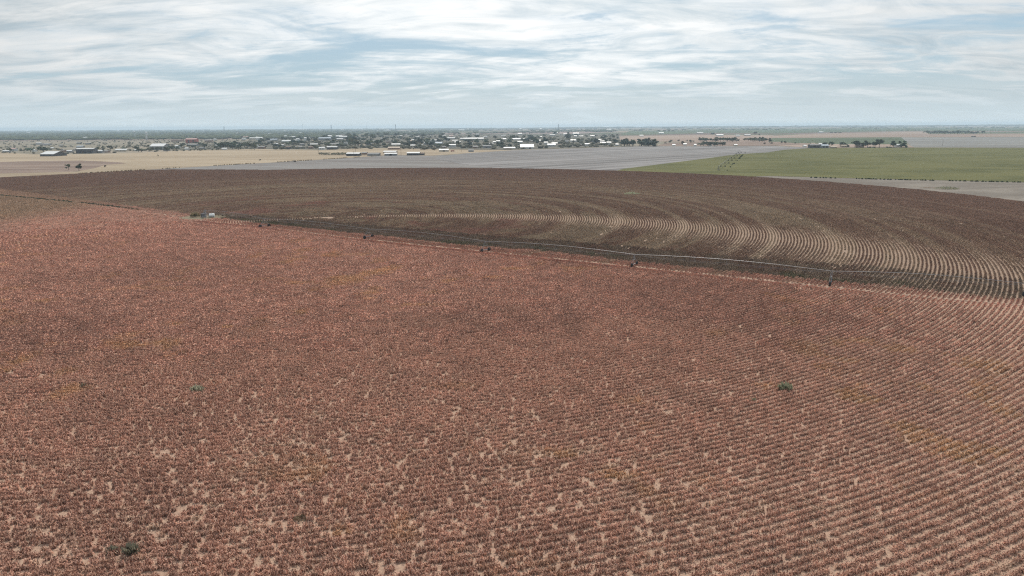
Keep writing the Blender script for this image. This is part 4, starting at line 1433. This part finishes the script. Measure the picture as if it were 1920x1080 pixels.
# ------------------------------------------------------------------ masses nobody could count
def blobs(name, pts, mat, label, rr, cat):
    """many small rounded clumps of foliage in one mesh"""
    bm = bmesh.new()
    bmesh.ops.create_icosphere(bm, subdivisions=1, radius=1)
    bv = np.array([v.co for v in bm.verts]); bf = [tuple(v.index for v in f.verts) for f in bm.faces]
    bm.free()
    V, Fc = [], []
    nb = len(bv)
    for i, (x, y, w, h) in enumerate(pts):
        jit = 1 + np.array([[rr.uniform(-.28, .28)] for _ in range(nb)])
        q = bv * jit * np.array([w / 2, w / 2, h * .52]) + np.array([x, y, h * .46])
        V.append(q)
        Fc += [tuple(a + i * nb for a in f) for f in bf]
    me = bpy.data.meshes.new(name)
    me.from_pydata(np.concatenate(V).tolist(), [], Fc)
    me.materials.append(mat)
    o = link(bpy.data.objects.new(name, me))
    return tag(o, label, cat, kind='stuff')


def wood_mat(name, a, b):
    m, nt, bs = new_mat(name, .9, .05)
    p = position(nt)
    n = noise_tex(nt, p, .12, 3, .6)
    nb_ = noise_tex(nt, position(nt, (.3, 1, 1)), .0035, 3, .6)
    col = mixcol(nt, ramp(nt, n, [(.35, 0), (.65, 1)]), a, b)
    col = mixcol(nt, 1.0, col, ramp(nt, nb_, [(.3, .75), (.7, 1.25)]), 'MULTIPLY')
    nt.links.new(col, bs.inputs['Base Color'])
    return m


FW = random.Random(77)
pts = []
# suburbs and woods reaching to the skyline on the left, thinning to the right
for i in range(13000):
    px = FW.uniform(-120, 2040)
    d = 2300 * math.exp(FW.uniform(0, 1.75))
    t = min(1, max(0, (px - 560) / 420))
    if d < 2500 + 1700 * t: continue
    if FW.random() < t * .55: continue
    if px > 1150 and FW.random() < .72: continue
    if px > 1150 and d < 5500: continue
    x = (px - 960) / F * d
    k = fbm(np.array([x / 380]), np.array([d / 500]), 3, 3)[0]
    if k < .33 + .15 * t: continue
    pts.append((x + FW.uniform(-20, 20), d, FW.uniform(14, 34) * (1 + d / 9000), FW.uniform(5, 9.5)))
blobs('far_woods', pts, wood_mat('far woods', (.045, .062, .036), (.085, .095, .055)), 'hazy mass of far trees reaching to the skyline', FW, 'woods')
pts = []
for i in range(420):
    px = FW.uniform(-150, 2080)
    d = FW.uniform(11000, 17000)
    pts.append(((px - 960) / F * d, d, FW.uniform(150, 420), FW.uniform(7, 16) + (8 if px > 1050 else 0)))
blobs('skyline_woods', pts, wood_mat('skyline woods', (.05, .062, .04), (.08, .085, .055)), 'thin uneven line of trees along the skyline', FW, 'woods')
pts = []
for i in range(4200):
    px = FW.uniform(0, 1160)
    y0 = np.interp(px, [0, 240, 480, 700, 960, 1160], [262, 262, 254, 254, 251, 252])
    y1 = np.interp(px, [0, 90, 240, 480, 600, 700, 815, 960, 1160], [287, 290, 286, 280, 281, 280, 281, 280, 274.5])
    py = FW.uniform(y0, y1)
    if px < 240 and FW.random() < .45: continue
    x, y = ground_at(px, py)
    if fbm(np.array([x / 60]), np.array([y / 60]), 13, 3)[0] < .44: continue
    big = px > 480 and FW.random() < .42
    pts.append((x, y, FW.uniform(6, 11), FW.uniform(3.2, 6.5)) if big else (x, y, FW.uniform(2, 7), FW.uniform(.9, 3.2)))
for i in range(120):                                # the rough lot left of the roadside sheds
    x, y = ground_at(FW.uniform(598, 652), FW.uniform(287, 290.5))
    pts.append((x, y, FW.uniform(1.5, 4), FW.uniform(.7, 1.6)))
blobs('yard_shrubs', pts, wood_mat('yard shrubs', (.065, .072, .048), (.14, .125, .09)), 'shrubs and low growth between the houses of the town', FW, 'shrubs')
#@@END@@

# ------------------------------------------------------------------ haze, sky, sun, camera
def haze():
    mb = MB()
    mb.box(0, 9500, 31.5, 43200, 24200, 67)
    m = bpy.data.materials.new('haze')
    m.use_nodes = True
    nt = m.node_tree
    nt.nodes.clear()
    out = nt.nodes.new('ShaderNodeOutputMaterial')
    v = nt.nodes.new('ShaderNodeVolumePrincipled')
    v.inputs['Color'].default_value = (.68, .85, 1.0, 1)
    v.inputs['Density'].default_value = HAZE
    v.inputs['Anisotropy'].default_value = 0.1
    nt.links.new(v.outputs[0], out.inputs['Volume'])
    o = mb.build('haze', m)
    return tag(o, 'thin blue haze over the plain', kind='stuff')


HAZE = 8.5e-5
haze()

SUN_EL, SUN_AZ = math.radians(50), math.radians(8)        # ahead of the camera, a little to the right
sd = Vector((math.sin(SUN_AZ) * math.cos(SUN_EL), math.cos(SUN_AZ) * math.cos(SUN_EL), math.sin(SUN_EL)))
sun = bpy.data.lights.new('sun', 'SUN')
sun.energy = 3.9
sun.angle = math.radians(2.0)
sun.color = (1.0, .93, .84)
so = link(bpy.data.objects.new('sun', sun))
so.location = sd * 300
so.rotation_euler = sd.to_track_quat('Z', 'Y').to_euler()


def sky():
    w = bpy.data.worlds.new('World')
    scene.world = w
    w.use_nodes = True
    nt = w.node_tree
    nt.nodes.clear()
    out = nt.nodes.new('ShaderNodeOutputWorld')
    bg = nt.nodes.new('ShaderNodeBackground')
    bg.inputs['Strength'].default_value = .1
    nt.links.new(bg.outputs[0], out.inputs['Surface'])
    st = nt.nodes.new('ShaderNodeTexSky')
    st.sky_type = 'NISHITA'
    st.sun_disc = False
    st.sun_elevation = SUN_EL
    st.sun_rotation = SUN_AZ
    st.air_density = 1.0
    st.dust_density = 1.0
    tc = nt.nodes.new('ShaderNodeTexCoord')
    sp = nt.nodes.new('ShaderNodeSeparateXYZ')
    nt.links.new(tc.outputs['Generated'], sp.inputs[0])

    def math_(op, a, b=None, clamp=False):
        n = nt.nodes.new('ShaderNodeMath')
        n.operation = op
        n.use_clamp = clamp
        for s, v in ((n.inputs[0], a), (n.inputs[1], b)):
            if v is None: continue
            if isinstance(v, (int, float)): s.default_value = v
            else: nt.links.new(v, s)
        return n.outputs[0]
    z = math_('MAXIMUM', sp.outputs['Z'], 0.0)
    zz = math_('ADD', z, .125)
    u = math_('DIVIDE', sp.outputs['X'], zz)
    v = math_('DIVIDE', sp.outputs['Y'], zz)
    cb = nt.nodes.new('ShaderNodeCombineXYZ')
    nt.links.new(u, cb.inputs[0])
    nt.links.new(v, cb.inputs[1])

    def mapped(loc, scale, rz=0.0):
        m = nt.nodes.new('ShaderNodeMapping')
        m.inputs['Location'].default_value = loc
        m.inputs['Scale'].default_value = scale
        m.inputs['Rotation'].default_value = (0, 0, rz)
        nt.links.new(cb.outputs[0], m.inputs['Vector'])
        return m.outputs[0]
    # sheet of cloud: broad cover, torn edges, fine streaks
    broad = noise_tex(nt, mapped(SKY[0], (.58, .95, 1), .25), 1.0, 11, .60, .8)
    streak = noise_tex(nt, mapped(SKY[1], (1.6, 2.6, 1), .3), 1.0, 11, .64, 1.2)
    cover = math_('ADD', math_('MULTIPLY', broad, .68), math_('MULTIPLY', streak, .32))
    mask = ramp(nt, cover, [(.412, 0), (.467, .33), (.507, .75), (.582, 1)])
    shade = noise_tex(nt, mapped(SKY[2], (1.2, 2.2, 1), .2), 1.0, 11, .64, 1.0)
    # thin high veil near the horizon hides the gaps
    low = ramp(nt, math_('DIVIDE', z, .08, True), [(0, 1), (.25, .8), (.5, .4), (.8, 0)])
    veil = math_('MULTIPLY', low, .9)
    gap = math_('MAXIMUM', mask, veil)
    cloud = ramp(nt, shade, [(.34, (5.5, 6.5, 7.1)), (.46, (7.6, 8.15, 8.4)), (.58, (9.5, 9.7, 9.7))])
    # forward scattering: cloud is brightest on the sun's side
    dt = nt.nodes.new('ShaderNodeVectorMath')
    dt.operation = 'DOT_PRODUCT'
    nt.links.new(tc.outputs['Generated'], dt.inputs[0])
    dt.inputs[1].default_value = tuple(Vector((math.sin(SUN_AZ - .15), math.cos(SUN_AZ - .15), .12)).normalized())
    glow = ramp(nt, dt.outputs['Value'], [(.80, .80), (.90, .92), (.985, 1.07)])
    cloud = mixcol(nt, 1.0, cloud, glow, 'MULTIPLY')
    lowc = mixcol(nt, low, cloud, (5.9, 7.05, 7.65))
    lowc = mixcol(nt, ramp(nt, math_('DIVIDE', z, .03, True), [(0, 1), (1, 0)]), lowc, (7.0, 8.0, 8.4))
    blue = mixcol(nt, .7, st.outputs[0], (3.6, 5.25, 6.6))
    col = mixcol(nt, gap, blue, lowc)
    nt.links.new(col, bg.inputs['Color'])


SKY = [(38.6097, 0.4662, 0), (29.4397, 6.3205, 0), (39.4536, 0.6752, 0)]
sky()

cam = bpy.data.cameras.new('camera')
cam.sensor_width = 36
cam.lens = 36 * F / 1920
cam.clip_start = .5
cam.clip_end = 60000
co = link(bpy.data.objects.new('camera', cam))
co.matrix_world = Matrix.Translation((0, 0, CAM_H)) @ Matrix.Rotation(math.pi / 2 - PITCH, 4, 'X') @ Matrix.Rotation(-ROLL, 4, 'Z')
scene.camera = co

scene.render.engine = 'CYCLES'
scene.cycles.max_bounces = 5
scene.cycles.diffuse_bounces = 3
scene.cycles.glossy_bounces = 1
scene.cycles.transmission_bounces = 1
scene.cycles.volume_bounces = 1
scene.cycles.use_denoising = False
scene.cycles.filter_width = 1.2
scene.view_settings.view_transform = 'Standard'
scene.view_settings.look = 'None'
scene.view_settings.exposure = 0
scene.view_settings.gamma = 1
